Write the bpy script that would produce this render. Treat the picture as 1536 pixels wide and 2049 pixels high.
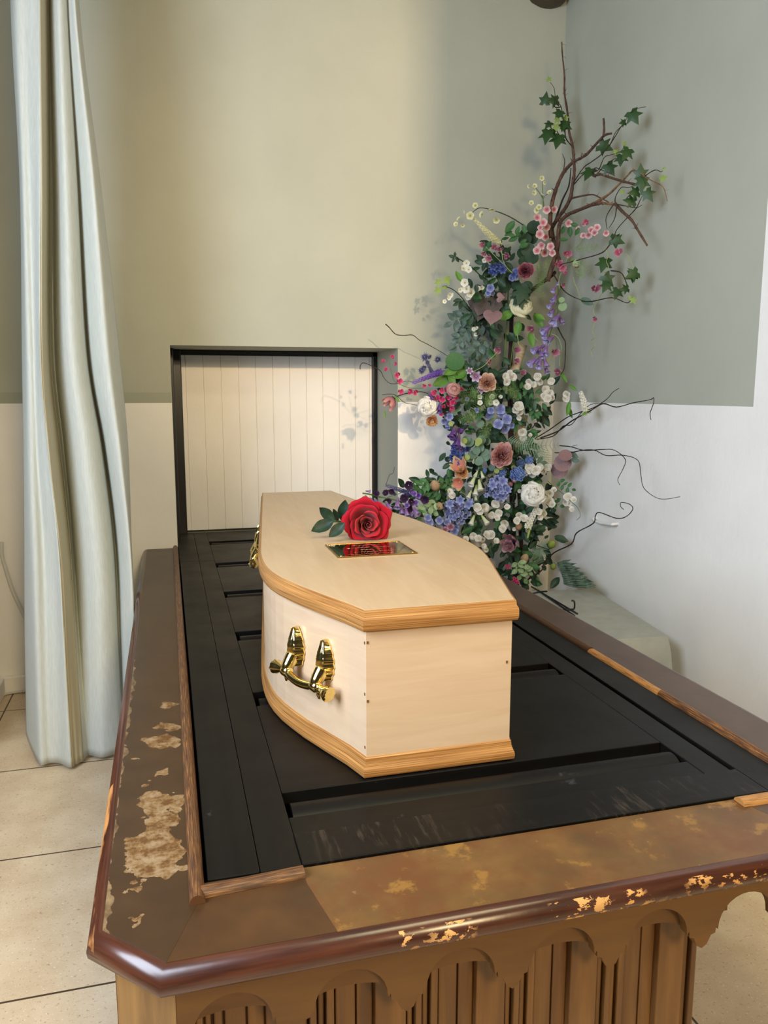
import bpy, math, random
from mathutils import Vector, Matrix, Quaternion
import numpy as np
random.seed(7)
S = bpy.context.scene
for o in list(bpy.data.objects): bpy.data.objects.remove(o, do_unlink=True)
C = S.collection
PI = math.pi
# ------------------------------------------------------------------ camera
W, H, F = 1536.0, 2049.0, 1578.9
YAW, PITCH, EYE = 0.26693, 0.152044, 1.605
fw = Vector((math.sin(YAW)*math.cos(PITCH), math.cos(YAW)*math.cos(PITCH), -math.sin(PITCH)))
rt = Vector((math.cos(YAW), -math.sin(YAW), 0)); up = rt.cross(fw)
EYEP = Vector((0, 0, EYE))
cd = bpy.data.cameras.new('camera'); cam = bpy.data.objects.new('camera', cd); C.objects.link(cam)
cd.sensor_fit = 'AUTO'; cd.sensor_width = 36.0; cd.lens = F/H*36.0; cd.clip_start = 0.05
M = Matrix((rt, up, -fw)).transposed().to_4x4(); M.translation = EYEP; cam.matrix_world = M
S.camera = cam
# ------------------------------------------------------------------ light
S.view_settings.view_transform = 'Standard'; S.view_settings.look = 'None'
S.view_settings.exposure = 0.0; S.view_settings.gamma = 1.0; S.view_settings.use_curve_mapping = False
wd = bpy.data.worlds.new('world'); S.world = wd; wd.use_nodes = True
wd.node_tree.nodes['Background'].inputs[0].default_value = (1.0, 0.94, 0.86, 1)
wd.node_tree.nodes['Background'].inputs[1].default_value = 0.03
def area(name, loc, target, sx, sy, power, col):
    l = bpy.data.lights.new(name, 'AREA'); l.shape = 'RECTANGLE'; l.size = sx; l.size_y = sy
    l.energy = power; l.color = col
    o = bpy.data.objects.new(name, l); C.objects.link(o); o.location = loc
    o.rotation_euler = (Vector(target)-Vector(loc)).to_track_quat('-Z', 'Y').to_euler(); return o
def spot(name, loc, target, power, col, angle, blend, rad):
    l = bpy.data.lights.new(name, 'SPOT'); l.energy = power; l.color = col
    l.spot_size = math.radians(angle); l.spot_blend = blend; l.shadow_soft_size = rad
    o = bpy.data.objects.new(name, l); C.objects.link(o); o.location = loc
    o.rotation_euler = (Vector(target)-Vector(loc)).to_track_quat('-Z', 'Y').to_euler(); return o
area('window_daylight', (-1.7, 0.7, 2.5), (2.3, 1.6, 1.5), 1.5, 1.9, 176, (0.73, 0.84, 1.0))
area('overhead_fill', (0.9, 0.2, 4.6), (1.0, 3.0, 1.0), 2.0, 1.2, 86, (1.0, 0.90, 0.56))  # added overhead fill that brightens the lid and right wall, no known source
area('hall_lamp', (0.9, -3.0, 3.3), (0.75, 2.2, 0.9), 0.8, 0.8, 132, (1.0, 0.77, 0.43))
spot('chapel_spotlight', (1.62, -3.2, 3.5), (1.35, 4.45, 2.55), 1380, (1.0, 0.74, 0.44), 30, 1.0, 0.075)
# ------------------------------------------------------------------ pixel -> place
def ray(px, py): return rt*((px-W/2)/F) - up*((py-H/2)/F) + fw
def onY(px, py, Y): r = ray(px, py); return EYEP + r*(Y/r.y)
def onZ(px, py, Z): r = ray(px, py); return EYEP + r*((Z-EYE)/r.z)
def onX(px, py, X): r = ray(px, py); return EYEP + r*(X/r.x)
def mpp(p): return (p-EYEP).dot(fw)/F          # metres per pixel at a point
# ------------------------------------------------------------------ materials
def srgb(r, g, b):
    f = lambda c: (c/255/12.92) if c/255 <= .04045 else ((c/255+.055)/1.055)**2.4
    return (f(r), f(g), f(b), 1.0)
class NT:
    def __init__(s, name, rough=.6, metal=0, spec=.5):
        s.m = bpy.data.materials.new(name); s.m.use_nodes = True; s.t = s.m.node_tree
        s.b = s.t.nodes['Principled BSDF']; s.b.inputs['Roughness'].default_value = rough
        s.b.inputs['Metallic'].default_value = metal; s.b.inputs['Specular IOR Level'].default_value = spec
        s.tc = None; s.geo = None
    def n(s, typ, **k):
        x = s.t.nodes.new(typ)
        for a, v in k.items(): setattr(x, a, v)
        return x
    def l(s, a, b): s.t.links.new(a, b)
    def coord(s, kind='Object', scale=(1, 1, 1), loc=(0, 0, 0)):
        if kind == 'World':
            if not s.geo: s.geo = s.n('ShaderNodeNewGeometry')
            src = s.geo.outputs['Position']
        else:
            if not s.tc: s.tc = s.n('ShaderNodeTexCoord')
            src = s.tc.outputs[kind]
        mp = s.n('ShaderNodeMapping'); mp.inputs['Scale'].default_value = scale; mp.inputs['Location'].default_value = loc
        s.l(src, mp.inputs['Vector']); return mp.outputs[0]
    def noise(s, vec, scale, detail=4, rough=.55, dist=0):
        x = s.n('ShaderNodeTexNoise'); x.inputs['Scale'].default_value = scale; x.inputs['Detail'].default_value = detail
        x.inputs['Roughness'].default_value = rough; x.inputs['Distortion'].default_value = dist
        s.l(vec, x.inputs['Vector']); return x.outputs['Fac']
    def ramp(s, fac, stops, interp='LINEAR'):
        x = s.n('ShaderNodeValToRGB'); x.color_ramp.interpolation = interp
        e = x.color_ramp.elements
        while len(e) < len(stops): e.new(.5)
        for i, (p, c) in enumerate(stops): e[i].position = p; e[i].color = c
        s.l(fac, x.inputs[0]); return x.outputs[0]
    def step(s, fac, a, b):
        x = s.n('ShaderNodeMapRange'); x.inputs[1].default_value = a; x.inputs[2].default_value = b
        s.l(fac, x.inputs[0]); return x.outputs[0]
    def mix(s, fac, a, b, mode='MIX'):
        x = s.n('ShaderNodeMix', data_type='RGBA', blend_type=mode)
        for i, v in ((0, fac), (6, a), (7, b)):
            if isinstance(v, (float, int)): x.inputs[i].default_value = v
            elif isinstance(v, tuple): x.inputs[i].default_value = v
            else: s.l(v, x.inputs[i])
        return x.outputs[2]
    def math(s, op, a, b):
        x = s.n('ShaderNodeMath', operation=op)
        for i, v in ((0, a), (1, b)):
            if isinstance(v, (float, int)): x.inputs[i].default_value = v
            else: s.l(v, x.inputs[i])
        return x.outputs[0]
    def col(s, c):
        if isinstance(c, tuple): s.b.inputs['Base Color'].default_value = c
        else: s.l(c, s.b.inputs['Base Color'])
        return s
    def translucent(s, f):
        t = s.n('ShaderNodeBsdfTranslucent'); mx = s.n('ShaderNodeMixShader'); mx.inputs[0].default_value = f
        src = s.b.inputs['Base Color']
        if src.links: s.l(src.links[0].from_socket, t.inputs[0])
        else: t.inputs[0].default_value = src.default_value
        out = s.t.nodes['Material Output']; s.l(s.b.outputs[0], mx.inputs[1]); s.l(t.outputs[0], mx.inputs[2]); s.l(mx.outputs[0], out.inputs[0]); return s
    def rgh(s, r): s.l(r, s.b.inputs['Roughness']); return s
    def bump(s, h, strength=.2, dist=.01):
        x = s.n('ShaderNodeBump'); x.inputs['Strength'].default_value = strength; x.inputs['Distance'].default_value = dist
        s.l(h, x.inputs['Height']); s.l(x.outputs[0], s.b.inputs['Normal']); return s
def plain(name, c, rough=.6, metal=0, spec=.5, var=.0, scale=30):
    n = NT(name, rough, metal, spec)
    if var:
        f = n.noise(n.coord(), scale, 3)
        d = tuple(x*(1-var) for x in c[:3])+(1,); e = tuple(min(1, x*(1+var)) for x in c[:3])+(1,)
        n.col(n.ramp(f, [(.3, d), (.7, e)]))
    else: n.col(c)
    return n.m
def plaster(name, c, bump=.25, sc=60):
    n = NT(name, .75, 0, .25); v = n.coord()
    f = n.noise(v, 2.2, 5); d = tuple(x*.95 for x in c[:3])+(1,); e = tuple(x*1.04 for x in c[:3])+(1,)
    n.col(n.ramp(f, [(.3, d), (.7, e)]))
    g = n.noise(n.coord('Object', (1, 1, .5)), sc, 4, .6); n.bump(g, bump, .004); return n.m
SAGE = srgb(172, 174, 161)
m_sage = plaster('sage_paint', SAGE, .15)
m_sage2 = plaster('sage_paint_overlap', srgb(160, 163, 148), .15)
m_white = plaster('white_dado_paint', srgb(238, 236, 232), .35, 35)
m_ceil = plaster('ceiling_paint', srgb(200, 196, 186), .1)
m_brown_dark = plain('dark_brown_paint', srgb(70, 58, 44), .5)
m_black = plain('black_gloss_paint', srgb(18, 18, 20), .3)
m_board = plaster('white_board_paint', srgb(240, 236, 230), .2, 80)
m_void = plain('void_black', (0.004, 0.004, 0.004, 1), .9, 0, .1)
# floor: stone tiles
n = NT('stone_tile', .45, 0, .35); v = n.coord()
f1 = n.noise(v, 90, 4, .7); f2 = n.noise(v, 6, 4, .6)
base = n.ramp(f2, [(.3, srgb(196, 172, 140)), (.7, srgb(216, 196, 166))])
base = n.mix(n.step(f1, .58, .72), base, srgb(140, 112, 82)); base = n.mix(n.step(n.noise(v, 160, 2), .64, .72), base, srgb(235, 220, 196))
bt = n.n('ShaderNodeTexBrick', offset=0.0, squash=1.0)
bt.inputs['Scale'].default_value = 1.0; bt.inputs['Mortar Size'].default_value = .0035; bt.inputs['Mortar Smooth'].default_value = 0
bt.inputs['Brick Width'].default_value = .701; bt.inputs['Row Height'].default_value = .701
n.l(n.coord('Object', (1, 1, 1), (.853, .029, 0)), bt.inputs['Vector'])
n.col(n.mix(bt.outputs['Fac'], base, srgb(70, 52, 36))); m_floor = n.m
def woodmat(name, light, dark, along='y', kind='Object', fine=60, stretch=.04, rough=.45, spec=.5, dist=0.4, bump=.0, contrast=(.35, .65), big=3.0):
    n = NT(name, rough, 0, spec)
    sc = {'xy': (stretch, stretch, 1), 'x': (stretch, 1, 1), 'y': (1, stretch, 1), 'z': (1, 1, stretch)}[along]
    f = n.noise(n.coord(kind, sc), fine, 5, .6, dist)
    g = n.noise(n.coord(kind, tuple(.3+.7*q for q in sc)), big, 3)
    c = n.ramp(f, [(contrast[0], dark), (contrast[1], light)])
    c = n.mix(n.step(g, .35, .75), c, tuple(x*.8 for x in light[:3])+(1,)) if big else c
    n.col(c)
    if bump: n.bump(f, bump, .002)
    return n
m_veneer = woodmat('pale_beech_veneer', srgb(216, 187, 154), srgb(208, 177, 143), 'xy', fine=34, stretch=.10, rough=.38, dist=.9, big=0).m
m_veneer_top = woodmat('pale_beech_lid_veneer', srgb(196, 167, 132), srgb(188, 158, 122), 'y', fine=26, stretch=.12, rough=.36, dist=1.4, big=0).m
m_oak = woodmat('oak_moulding', srgb(196, 142, 80), srgb(132, 84, 38), 'x', 'UV', fine=420, stretch=.010, rough=.4, bump=.15, big=0).m
# catafalque woods
PATCHES = [(-.060, 1.475, .066), (-.055, 1.40, .072), (-.048, 1.625, .066), (-.035, 1.545, .045), (-.045, 1.93, .06), (-.03, 2.02, .035), (-.04, 1.76, .03), (-.03, 2.16, .03), (-.10, 1.86, .012), (-.075, 1.72, .014), (-.105, 1.40, .016), (-.085, 1.335, .014), (-.078, 1.24, .01)]
def border(name, base, base2, patches=False, specks=False, edge=True):
    n = NT(name, .38, 0, .5); v = n.coord('World')
    c = n.ramp(n.noise(v, 9, 5, .6), [(.3, base2), (.7, base)])
    if patches:
        dn = n.n('ShaderNodeTexNoise'); dn.inputs['Scale'].default_value = 22; dn.inputs['Detail'].default_value = 6; n.l(v, dn.inputs['Vector'])
        w = n.n('ShaderNodeVectorMath', operation='MULTIPLY_ADD'); n.l(dn.outputs['Color'], w.inputs[0]); w.inputs[1].default_value = (.10, .10, 0); n.l(v, w.inputs[2])
        tot = None
        for (x, y, r) in PATCHES:
            d = n.n('ShaderNodeVectorMath', operation='DISTANCE'); n.l(w.outputs[0], d.inputs[0]); d.inputs[1].default_value = (x+.05, y+.05, .745); r *= .74
            q = n.math('LESS_THAN', d.outputs['Value'], r)
            tot = q if tot is None else n.math('MAXIMUM', tot, q)
        # worn strip along the outer edge
        sx = n.n('ShaderNodeSeparateXYZ'); n.l(v, sx.inputs[0])
        e = n.math('LESS_THAN', n.math('ADD', sx.outputs[0], n.math('MULTIPLY', n.noise(v, 14, 5), .06)), -.099)
        e = n.math('MULTIPLY', e, n.math('LESS_THAN', sx.outputs[1], 2.7))
        tan = n.ramp(n.noise(v, 45, 5, .7), [(.40, srgb(92, 58, 20)), (.50, srgb(122, 92, 54)), (.62, srgb(142, 118, 88)), (.75, srgb(152, 130, 100))])
        c = n.mix(tot, c, tan); c = n.mix(e, c, n.ramp(n.noise(v, 30, 5, .7), [(.35, srgb(84, 60, 36)), (.65, srgb(136, 112, 80))]))
        n.rgh(n.math('ADD', n.math('MULTIPLY', tot, .3), .36))
    if specks:
        c = n.mix(n.step(n.noise(v, 45, 4, .6), .69, .715), c, srgb(138, 108, 62))
        c = n.mix(n.step(n.noise(v, 7, 6, .7), .45, .68), c, srgb(98, 58, 28))
        c = n.mix(n.step(n.noise(v, 11, 5, .7), .58, .64), c, srgb(134, 96, 44))
    n.col(c); n.bump(n.noise(v, 40, 4), .08, .003); return n.m
m_border_l = border('worn_brown_veneer', srgb(70, 48, 28), srgb(56, 37, 20), patches=True)
m_border = border('brown_veneer', srgb(80, 60, 47), srgb(66, 48, 37))
m_border_f = border('brown_veneer_front', srgb(82, 52, 25), srgb(56, 36, 18))
m_insert = border('stained_inlay', srgb(116, 82, 42), srgb(86, 62, 34), specks=True)
n = NT('mahogany_nosing', .22, 0, .6); v = n.coord('World'); sx = n.n('ShaderNodeSeparateXYZ'); n.l(v, sx.inputs[0])
c = n.ramp(n.noise(n.coord('UV', (.6, 8, 1)), 9, 4), [(.3, srgb(50, 25, 17)), (.7, srgb(86, 47, 30))])
chip = n.step(n.noise(n.coord('World', (.6, 1, 1)), 66, 5, .65), .558, .568)
rng = n.math('MULTIPLY', n.math('GREATER_THAN', sx.outputs[0], .33), n.math('LESS_THAN', sx.outputs[1], 1.2))
low = n.math('MULTIPLY', n.math('LESS_THAN', sx.outputs[2], .737), n.step(n.noise(v, 5, 2), .40, .47))
chip = n.math('MULTIPLY', n.math('MULTIPLY', chip, rng), low)
c = n.mix(chip, c, srgb(214, 158, 92))
lft = n.math('MULTIPLY', n.math('LESS_THAN', sx.outputs[0], -.146), n.math('LESS_THAN', sx.outputs[1], 1.75))
lft = n.math('MULTIPLY', lft, n.step(n.noise(n.coord('World', (1, .15, 1)), 30, 3), .45, .55))
c = n.mix(lft, c, srgb(176, 118, 58)); n.col(c); n.rgh(n.math('ADD', n.math('MULTIPLY', n.math('MAXIMUM', chip, lft), .4), .24))
n.bump(n.noise(v, 25, 4), .06, .004); m_nosing = n.m
def beadmat(name, k):
    n = NT(name, .45); f = n.noise(n.coord('UV', (1.3, 30, 1)), 12, 5, .65)
    n.col(n.ramp(f, [(k-.1, srgb(70, 42, 24)), (k+.04, srgb(122, 80, 42)), (k+.16, srgb(176, 124, 66))])); n.bump(f, .3, .003); return n.m
m_bead = beadmat('worn_bead', .55); m_bead_dark = beadmat('brown_bead', .66); m_bead_bare = beadmat('splintered_bare_wood', .36)
def blackwood(name, along, scuff=.0):
    n = NT(name, .42, 0, .20); v = n.coord(); sc = (8, 1, 1) if along == 'x' else (1, 1, 1)
    c = n.ramp(n.noise(n.coord('Object', (.06, 1, 1) if along == 'x' else (1, .06, 1)), 40, 4), [(.3, srgb(10, 9, 8)), (.7, srgb(17, 15, 13))])
    if scuff:
        s = n.noise(n.coord('Object', (1, .12, 1)), 85, 4, .65); big = n.noise(v, 5, 3)
        q = n.math('MULTIPLY', n.step(s, .52, .72), n.step(big, .42, .6)); q = n.math('MULTIPLY', q, scuff)
        c = n.mix(q, c, srgb(112, 94, 78))
    else:
        s = n.noise(v, 14, 6, .7); q = n.math('MULTIPLY', n.step(s, .66, .8), .25); c = n.mix(q, c, srgb(120, 124, 124))
    n.col(c); n.rgh(n.step(n.noise(v, 7, 4), -1.2, 2.6)); n.bump(n.noise(n.coord('Object', (.1, 1, 1) if along == 'x' else (1, .1, 1)), 60, 3), .06, .003); return n.m
m_blk_y = blackwood('black_stained_boards', 'y'); m_blk_x = blackwood('black_stained_boards_cross', 'x'); m_blk_s = blackwood('black_boards_scuffed', 'x', .32)
m_frieze = woodmat('carved_oak_frieze', srgb(112, 76, 32), srgb(92, 60, 24), 'x', fine=14, stretch=.2, rough=.5, big=0).m
m_linen = woodmat('oak_linenfold', srgb(132, 94, 50), srgb(96, 64, 32), 'z', fine=22, stretch=.08, rough=.45, big=0).m
m_post = woodmat('oak_post', srgb(140, 102, 54), srgb(104, 72, 36), 'z', fine=20, stretch=.08, rough=.45, big=0).m
m_brass = plain('polished_brass', srgb(240, 214, 140), .13, 1.0)
m_plate = plain('mirror_brass_plate', srgb(178, 150, 92), .035, 1.0)
m_engr = plain('plate_rim_gold', srgb(220, 186, 118), .2, 1.0); m_scratch = plain('engraved_line', srgb(206, 160, 130), .45, 1.0)
m_screwhole = plain('dark_pin_head', srgb(110, 74, 44), .6)
# curtain
n = NT('sage_linen_curtain', .85, 0, .2); v = n.coord('Object', (1, 1, .12)); f = n.noise(v, 160, 3)
n.col(n.ramp(f, [(.3, srgb(188, 191, 182)), (.7, srgb(199, 202, 195))])); n.bump(n.noise(n.coord(), 420, 2), .12, .001); m_curtain = n.m
m_lining = plain('curtain_lining', srgb(186, 178, 152), .85, 0, .2)
n = NT('sage_table_cloth', .85, 0, .2); f = n.noise(n.coord(), 12, 4); n.col(n.ramp(f, [(.3, srgb(150, 153, 146)), (.7, srgb(162, 164, 157))])); n.bump(n.noise(n.coord(), 300, 2), .15, .001); m_cloth = n.m
m_wire = plain('black_wire', srgb(14, 14, 15), .45)
m_cable = plain('white_cable', srgb(206, 206, 200), .5)
m_hook = plain('white_enamel', srgb(226, 226, 228), .4)
# ------------------------------------------------------------------ mesh helpers
class MB:
    def __init__(s): s.v = []; s.f = []; s.m = []; s.uv = []
    def vert(s, p): s.v.append((p[0], p[1], p[2])); return len(s.v)-1
    def face(s, idx, m=0, uv=None): s.f.append(tuple(idx)); s.m.append(m); s.uv.append(uv)
    def box(s, a, b, m=0):
        x0, y0, z0 = a; x1, y1, z1 = b; i = len(s.v)
        for z in (z0, z1):
            for (x, y) in ((x0, y0), (x1, y0), (x1, y1), (x0, y1)): s.vert((x, y, z))
        for q in ((3, 2, 1, 0), (4, 5, 6, 7), (0, 1, 5, 4), (1, 2, 6, 5), (2, 3, 7, 6), (3, 0, 4, 7)): s.face([i+k for k in q], m)
        return s
    def prism(s, poly, z0, z1, m=0):
        i = len(s.v); k = len(poly)
        for z in (z0, z1):
            for p in poly: s.vert((p[0], p[1], z))
        s.face([i+k+j for j in range(k)], m); s.face([i+j for j in reversed(range(k))], m)
        for j in range(k): q = (j+1) % k; s.face((i+j, i+q, i+k+q, i+k+j), m)
        return s
    def grid(s, fn, nu, nv, m=0, closed=False):
        i = len(s.v); cu = nu if closed else nu+1
        for b in range(nv+1):
            for a in range(cu): s.vert(fn(a/nu, b/nv))
        for b in range(nv):
            for a in range(nu):
                a1 = (a+1) % cu
                s.face((i+b*cu+a, i+b*cu+a1, i+(b+1)*cu+a1, i+(b+1)*cu+a), m,
                       ((a/nu, b/nv), ((a+1)/nu, b/nv), ((a+1)/nu, (b+1)/nv), (a/nu, (b+1)/nv)))
        return s
    def tube(s, pts, rad, sides=6, m=0, caps=True):
        pts = [Vector(p) for p in pts]; k = len(pts); i = len(s.v)
        if not isinstance(rad, (list, tuple)): rad = [rad]*k
        L = 0; prev = None
        for j, p in enumerate(pts):
            t = (pts[min(j+1, k-1)]-pts[max(j-1, 0)]).normalized()
            if prev is None: a = t.orthogonal().normalized()
            else: a = (prev-t*prev.dot(t)).normalized()
            prev = a; b = t.cross(a)
            for q in range(sides):
                an = 2*PI*q/sides; s.vert(p+(a*math.cos(an)+b*math.sin(an))*rad[j])
        for j in range(k-1):
            for q in range(sides):
                q1 = (q+1) % sides; u0, u1 = j/k, (j+1)/k
                s.face((i+j*sides+q, i+j*sides+q1, i+(j+1)*sides+q1, i+(j+1)*sides+q), m, ((q/sides, u0), ((q+1)/sides, u0), ((q+1)/sides, u1), (q/sides, u1)))
        if caps:
            s.face([i+q for q in reversed(range(sides))], m); s.face([i+(k-1)*sides+q for q in range(sides)], m)
        return s
    def sweep(s, path, prof, m=0, closed=False, updir=Vector((0, 0, 1)), capped=True):
        """path: list of 3D points in the XY plane; prof: (outward, up) pairs; outward is to the right of travel; mitred"""
        path = [Vector(p) for p in path]; k = len(path); i = len(s.v); pn = len(prof); dist = [0]
        for j in range(1, k): dist.append(dist[-1]+(path[j]-path[j-1]).length)
        for j, p in enumerate(path):
            if closed: d0 = (p-path[j-1]).normalized(); d1 = (path[(j+1) % k]-p).normalized()
            else:
                d0 = (p-path[j-1]).normalized() if j else (path[1]-p).normalized()
                d1 = (path[j+1]-p).normalized() if j < k-1 else d0
            n0 = Vector((d0.y, -d0.x, 0)); n1 = Vector((d1.y, -d1.x, 0)); nn = (n0+n1).normalized(); sc = 1/max(.3, nn.dot(n1))
            for (e, z) in prof: s.vert(p+nn*(e*sc)+updir*z)
        rng = range(k) if closed else range(k-1)
        pl = [0]
        for q in range(1, pn): pl.append(pl[-1]+math.hypot(prof[q][0]-prof[q-1][0], prof[q][1]-prof[q-1][1]))
        tot = dist[-1]+((path[0]-path[-1]).length if closed else 0)
        for j in rng:
            j1 = (j+1) % k; u0 = dist[j]; u1 = dist[j1] if j1 else tot
            for q in range(pn-1):
                s.face((i+j*pn+q, i+j1*pn+q, i+j1*pn+q+1, i+j*pn+q+1), m, ((u0, pl[q]), (u1, pl[q]), (u1, pl[q+1]), (u0, pl[q+1])))
        if capped and not closed:
            s.face([i+q for q in range(pn)], m); s.face([i+(k-1)*pn+q for q in reversed(range(pn))], m)
        return s
    def lathe(s, prof, sides=16, m=0, base=Vector((0, 0, 0)), axis=Vector((0, 0, 1)), lobe=0, lobes=5, stretch=(1, 1)):
        q = axis.to_track_quat('Z', 'Y') if axis.length else Quaternion()
        def fn(u, v):
            t = v*(len(prof)-1); j = min(int(t), len(prof)-2); w = t-j
            r = prof[j][0]*(1-w)+prof[j+1][0]*w; z = prof[j][1]*(1-w)+prof[j+1][1]*w
            a = 2*PI*u; r *= 1+lobe*v*v*math.cos(lobes*a)
            return Vector(base)+q @ Vector((r*math.cos(a)*stretch[0], r*math.sin(a)*stretch[1], z))
        return s.grid(fn, sides, len(prof)-1, m, closed=True)
    def mesh(s, name, mats, smooth=True, off=Vector((0, 0, 0))):
        me = bpy.data.meshes.new(name)
        me.from_pydata([(a-off[0], b-off[1], c-off[2]) for a, b, c in s.v], [], s.f)
        for x in (mats if isinstance(mats, (list, tuple)) else [mats]): me.materials.append(x)
        me.polygons.foreach_set('material_index', s.m)
        uvl = me.uv_layers.new(name='UVMap'); flat = []
        for f, u in zip(s.f, s.uv):
            if u is None: flat += [0.0]*(2*len(f))
            else:
                for a in u: flat += [a[0], a[1]]
        uvl.data.foreach_set('uv', flat)
        me.polygons.foreach_set('use_smooth', [bool(smooth)]*len(s.f)); me.update(); return me
WL = {}
def obj(name, mb, mats, parent=None, smooth=False, bevel=0, autosmooth=None, loc=None):
    off = WL[parent.name] if parent else Vector((0, 0, 0))
    org = Vector(loc) if loc is not None else off
    me = mb.mesh(name, mats, smooth, org) if isinstance(mb, MB) else mb
    o = bpy.data.objects.new(name, me); C.objects.link(o)
    if parent: o.parent = parent
    o.location = org-off; WL[o.name] = org.copy()
    if bevel:
        b = o.modifiers.new('bevel', 'BEVEL'); b.width = bevel; b.segments = 2; b.limit_method = 'ANGLE'; b.harden_normals = False
    if autosmooth:
        for p in me.polygons: p.use_smooth = True
        e = o.modifiers.new('edges', 'EDGE_SPLIT'); e.split_angle = math.radians(autosmooth)
    return o
def thing(name, loc, label, cat, group=None):
    o = bpy.data.objects.new(name, None); C.objects.link(o); o.location = loc; o.empty_display_size = .1
    WL[o.name] = Vector(loc); tag(o, label, cat, group); return o
def tag(o, label, cat, group=None):
    o['label'] = label; o['category'] = cat
    if group: o['group'] = group
    return o
def struct(name, mb, mats, parent=None, **k):
    o = obj(name, mb, mats, parent, **k)
    if not parent: o['kind'] = 'structure'
    return o
def smooth_path(pts, sub=4):
    pts = [Vector(p) for p in pts]; out = []
    for i in range(len(pts)-1):
        p0 = pts[max(i-1, 0)]; p1 = pts[i]; p2 = pts[i+1]; p3 = pts[min(i+2, len(pts)-1)]
        for k in range(sub):
            t = k/sub; out.append(.5*((2*p1)+(p2-p0)*t+(2*p0-5*p1+4*p2-p3)*t*t+(3*p1-p0-3*p2+p3)*t**3))
    out.append(pts[-1]); return out
# ------------------------------------------------------------------ the room
XL, XR, YB, ZC, T = -.92, 2.298, 4.45, 3.90, .745
DX0, DX1, DZ, DY = .03, 1.302, 1.848, 4.93          # hatch recess
ZD = 1.542                                           # top of the white dado
struct('floor', MB().box((-6, -5, -.1), (6, 6, 0)), m_floor)
b = MB()
def wallrect(b, x0, x1, z0, z1, m): b.box((x0, YB, z0), (x1, 5.2, z1), m)
wallrect(b, XL-.3, DX0, 0, ZD, 1); wallrect(b, XL-.3, DX0, ZD, 1.598, 2); wallrect(b, XL-.3, DX0, 1.598, DZ, 0)
wallrect(b, DX1, XR+.3, 0, ZD, 1); wallrect(b, DX1, XR+.3, ZD, DZ, 0)
wallrect(b, XL-.3, XR+.3, DZ, ZC+.1, 0); wallrect(b, DX0, DX1, 0, T-.06, 1)
b.box((DX0, 5.0, T-.06), (DX1, 5.2, DZ), 0)
struct('wall_back', b, [m_sage, m_white, m_sage2])
# painted reveal lining (sage returns of the recess)
b = MB(); b.box((DX1-.002, YB+.0015, T), (DX1+.01, 5.0, DZ)); b.box((DX0-.01, YB+.0015, T), (DX0+.002, 5.0, DZ))
struct('trim_1', b, m_sage)
b = MB(); b.box((XR, 2.722, ZD), (XR+.3, YB+.3, ZC), 0); b.box((XR, .95, ZD), (XR+.3, 2.722, ZC), 1); b.box((XR, .95, 0), (XR+.3, YB+.3, ZD), 1)
struct('wall_right', b, [m_sage, m_white])
b = MB(); b.box((XL-.3, 3.4, 0), (XL, YB+.3, ZD), 1); b.box((XL-.3, 3.4, ZD), (XL, YB+.3, ZC), 0)
struct('wall_left', b, [m_sage, m_white])
struct('spot_blocker', MB().box((1.565, -.75, 0), (3.4, -.55, ZC)), m_sage)      # unseen slab added on the right to cut the spotlight's edge
struct('ceiling', MB().box((XL-.3, .95, ZC), (XR+.3, 5.2, ZC+.2)), m_ceil)
struct('baseboard_back', MB().box((XL, YB-.03, 0), (DX0-.19, YB, .095)), m_white, bevel=.008)
struct('baseboard_left', MB().box((XL, 3.4, 0), (XL+.03, YB-.03, .095)), m_white, bevel=.008)
# dark corbel where ceiling meets the corner
b = MB(); b.lathe([(0, -.035), (.04, -.03), (.09, -.012), (.12, .02), (.13, .25)], 20, 0, Vector((XR-.13, YB-.02, 3.785)))
struct('trim_2', b, m_brown_dark, smooth=True)
# hatch door in the recess
d = thing('door_1', (.68, DY, T), 'white boarded hatch door in a black frame set back in the wall behind the coffin', 'door'); d['kind'] = 'structure'
b = MB(); b.box((DX0+.002, DY-.06, T), (.094, DY+.01, DZ-.002)); b.box((1.268, DY-.02, T), (DX1-.002, DY+.01, DZ-.002)); b.box((DX0+.002, DY-.02, 1.817), (DX1-.002, DY+.01, DZ-.002))
b.box((DX0+.002, DY-.2, T), (DX0+.02, DY-.06, DZ-.002))
obj('door_frame', b, m_black, d, bevel=.004)
b = MB(); xs = [.094, .118]+[.118+.104*i for i in range(1, 11)]+[1.252, 1.268]
for i in range(len(xs)-1): b.box((xs[i]+.0012, DY-.004, T+.012), (xs[i+1]-.0012, DY+.02, 1.817))
b.box((.094, DY+.002, T+.012), (1.268, DY+.03, 1.817))
obj('boarded_panel', b, m_board, d, bevel=.002)
# ------------------------------------------------------------------ catafalque
BX0, BX1 = .031, 1.322
cat = thing('catafalque', (.676, 2.8, 0), 'long worn brown wooden catafalque with black roller top carrying the coffin', 'catafalque')
def P3(x, y): return (x, y)
zb0, zb1 = T-.035, T
obj('border_board', MB().prism([(-.133, YB-.002), (-.133, 1.236), (-.034, 1.133), (.02, 1.27), (BX0-.004, 1.27), (BX0-.004, YB-.002)], zb0, zb1), m_border_l, cat)
obj('border_board', MB().prism([(BX1+.004, YB-.002), (BX1+.004, 1.27), (BX1+.01, 1.26), (1.388, 1.133), (1.486, 1.236), (1.486, YB-.002)], zb0, zb1), m_border, cat)
obj('border_board', MB().prism([(.02, 1.319), (.02, 1.27), (-.034, 1.133), (.232, 1.133), (.206, 1.27), (.206, 1.319)], zb0, zb1-.0003), m_border_f, cat)
obj('border_board', MB().prism([(.206, 1.318), (.206, 1.27), (.232, 1.133), (1.205, 1.133), (1.135, 1.319)], zb0, zb1-.0008), m_insert, cat)
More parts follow.
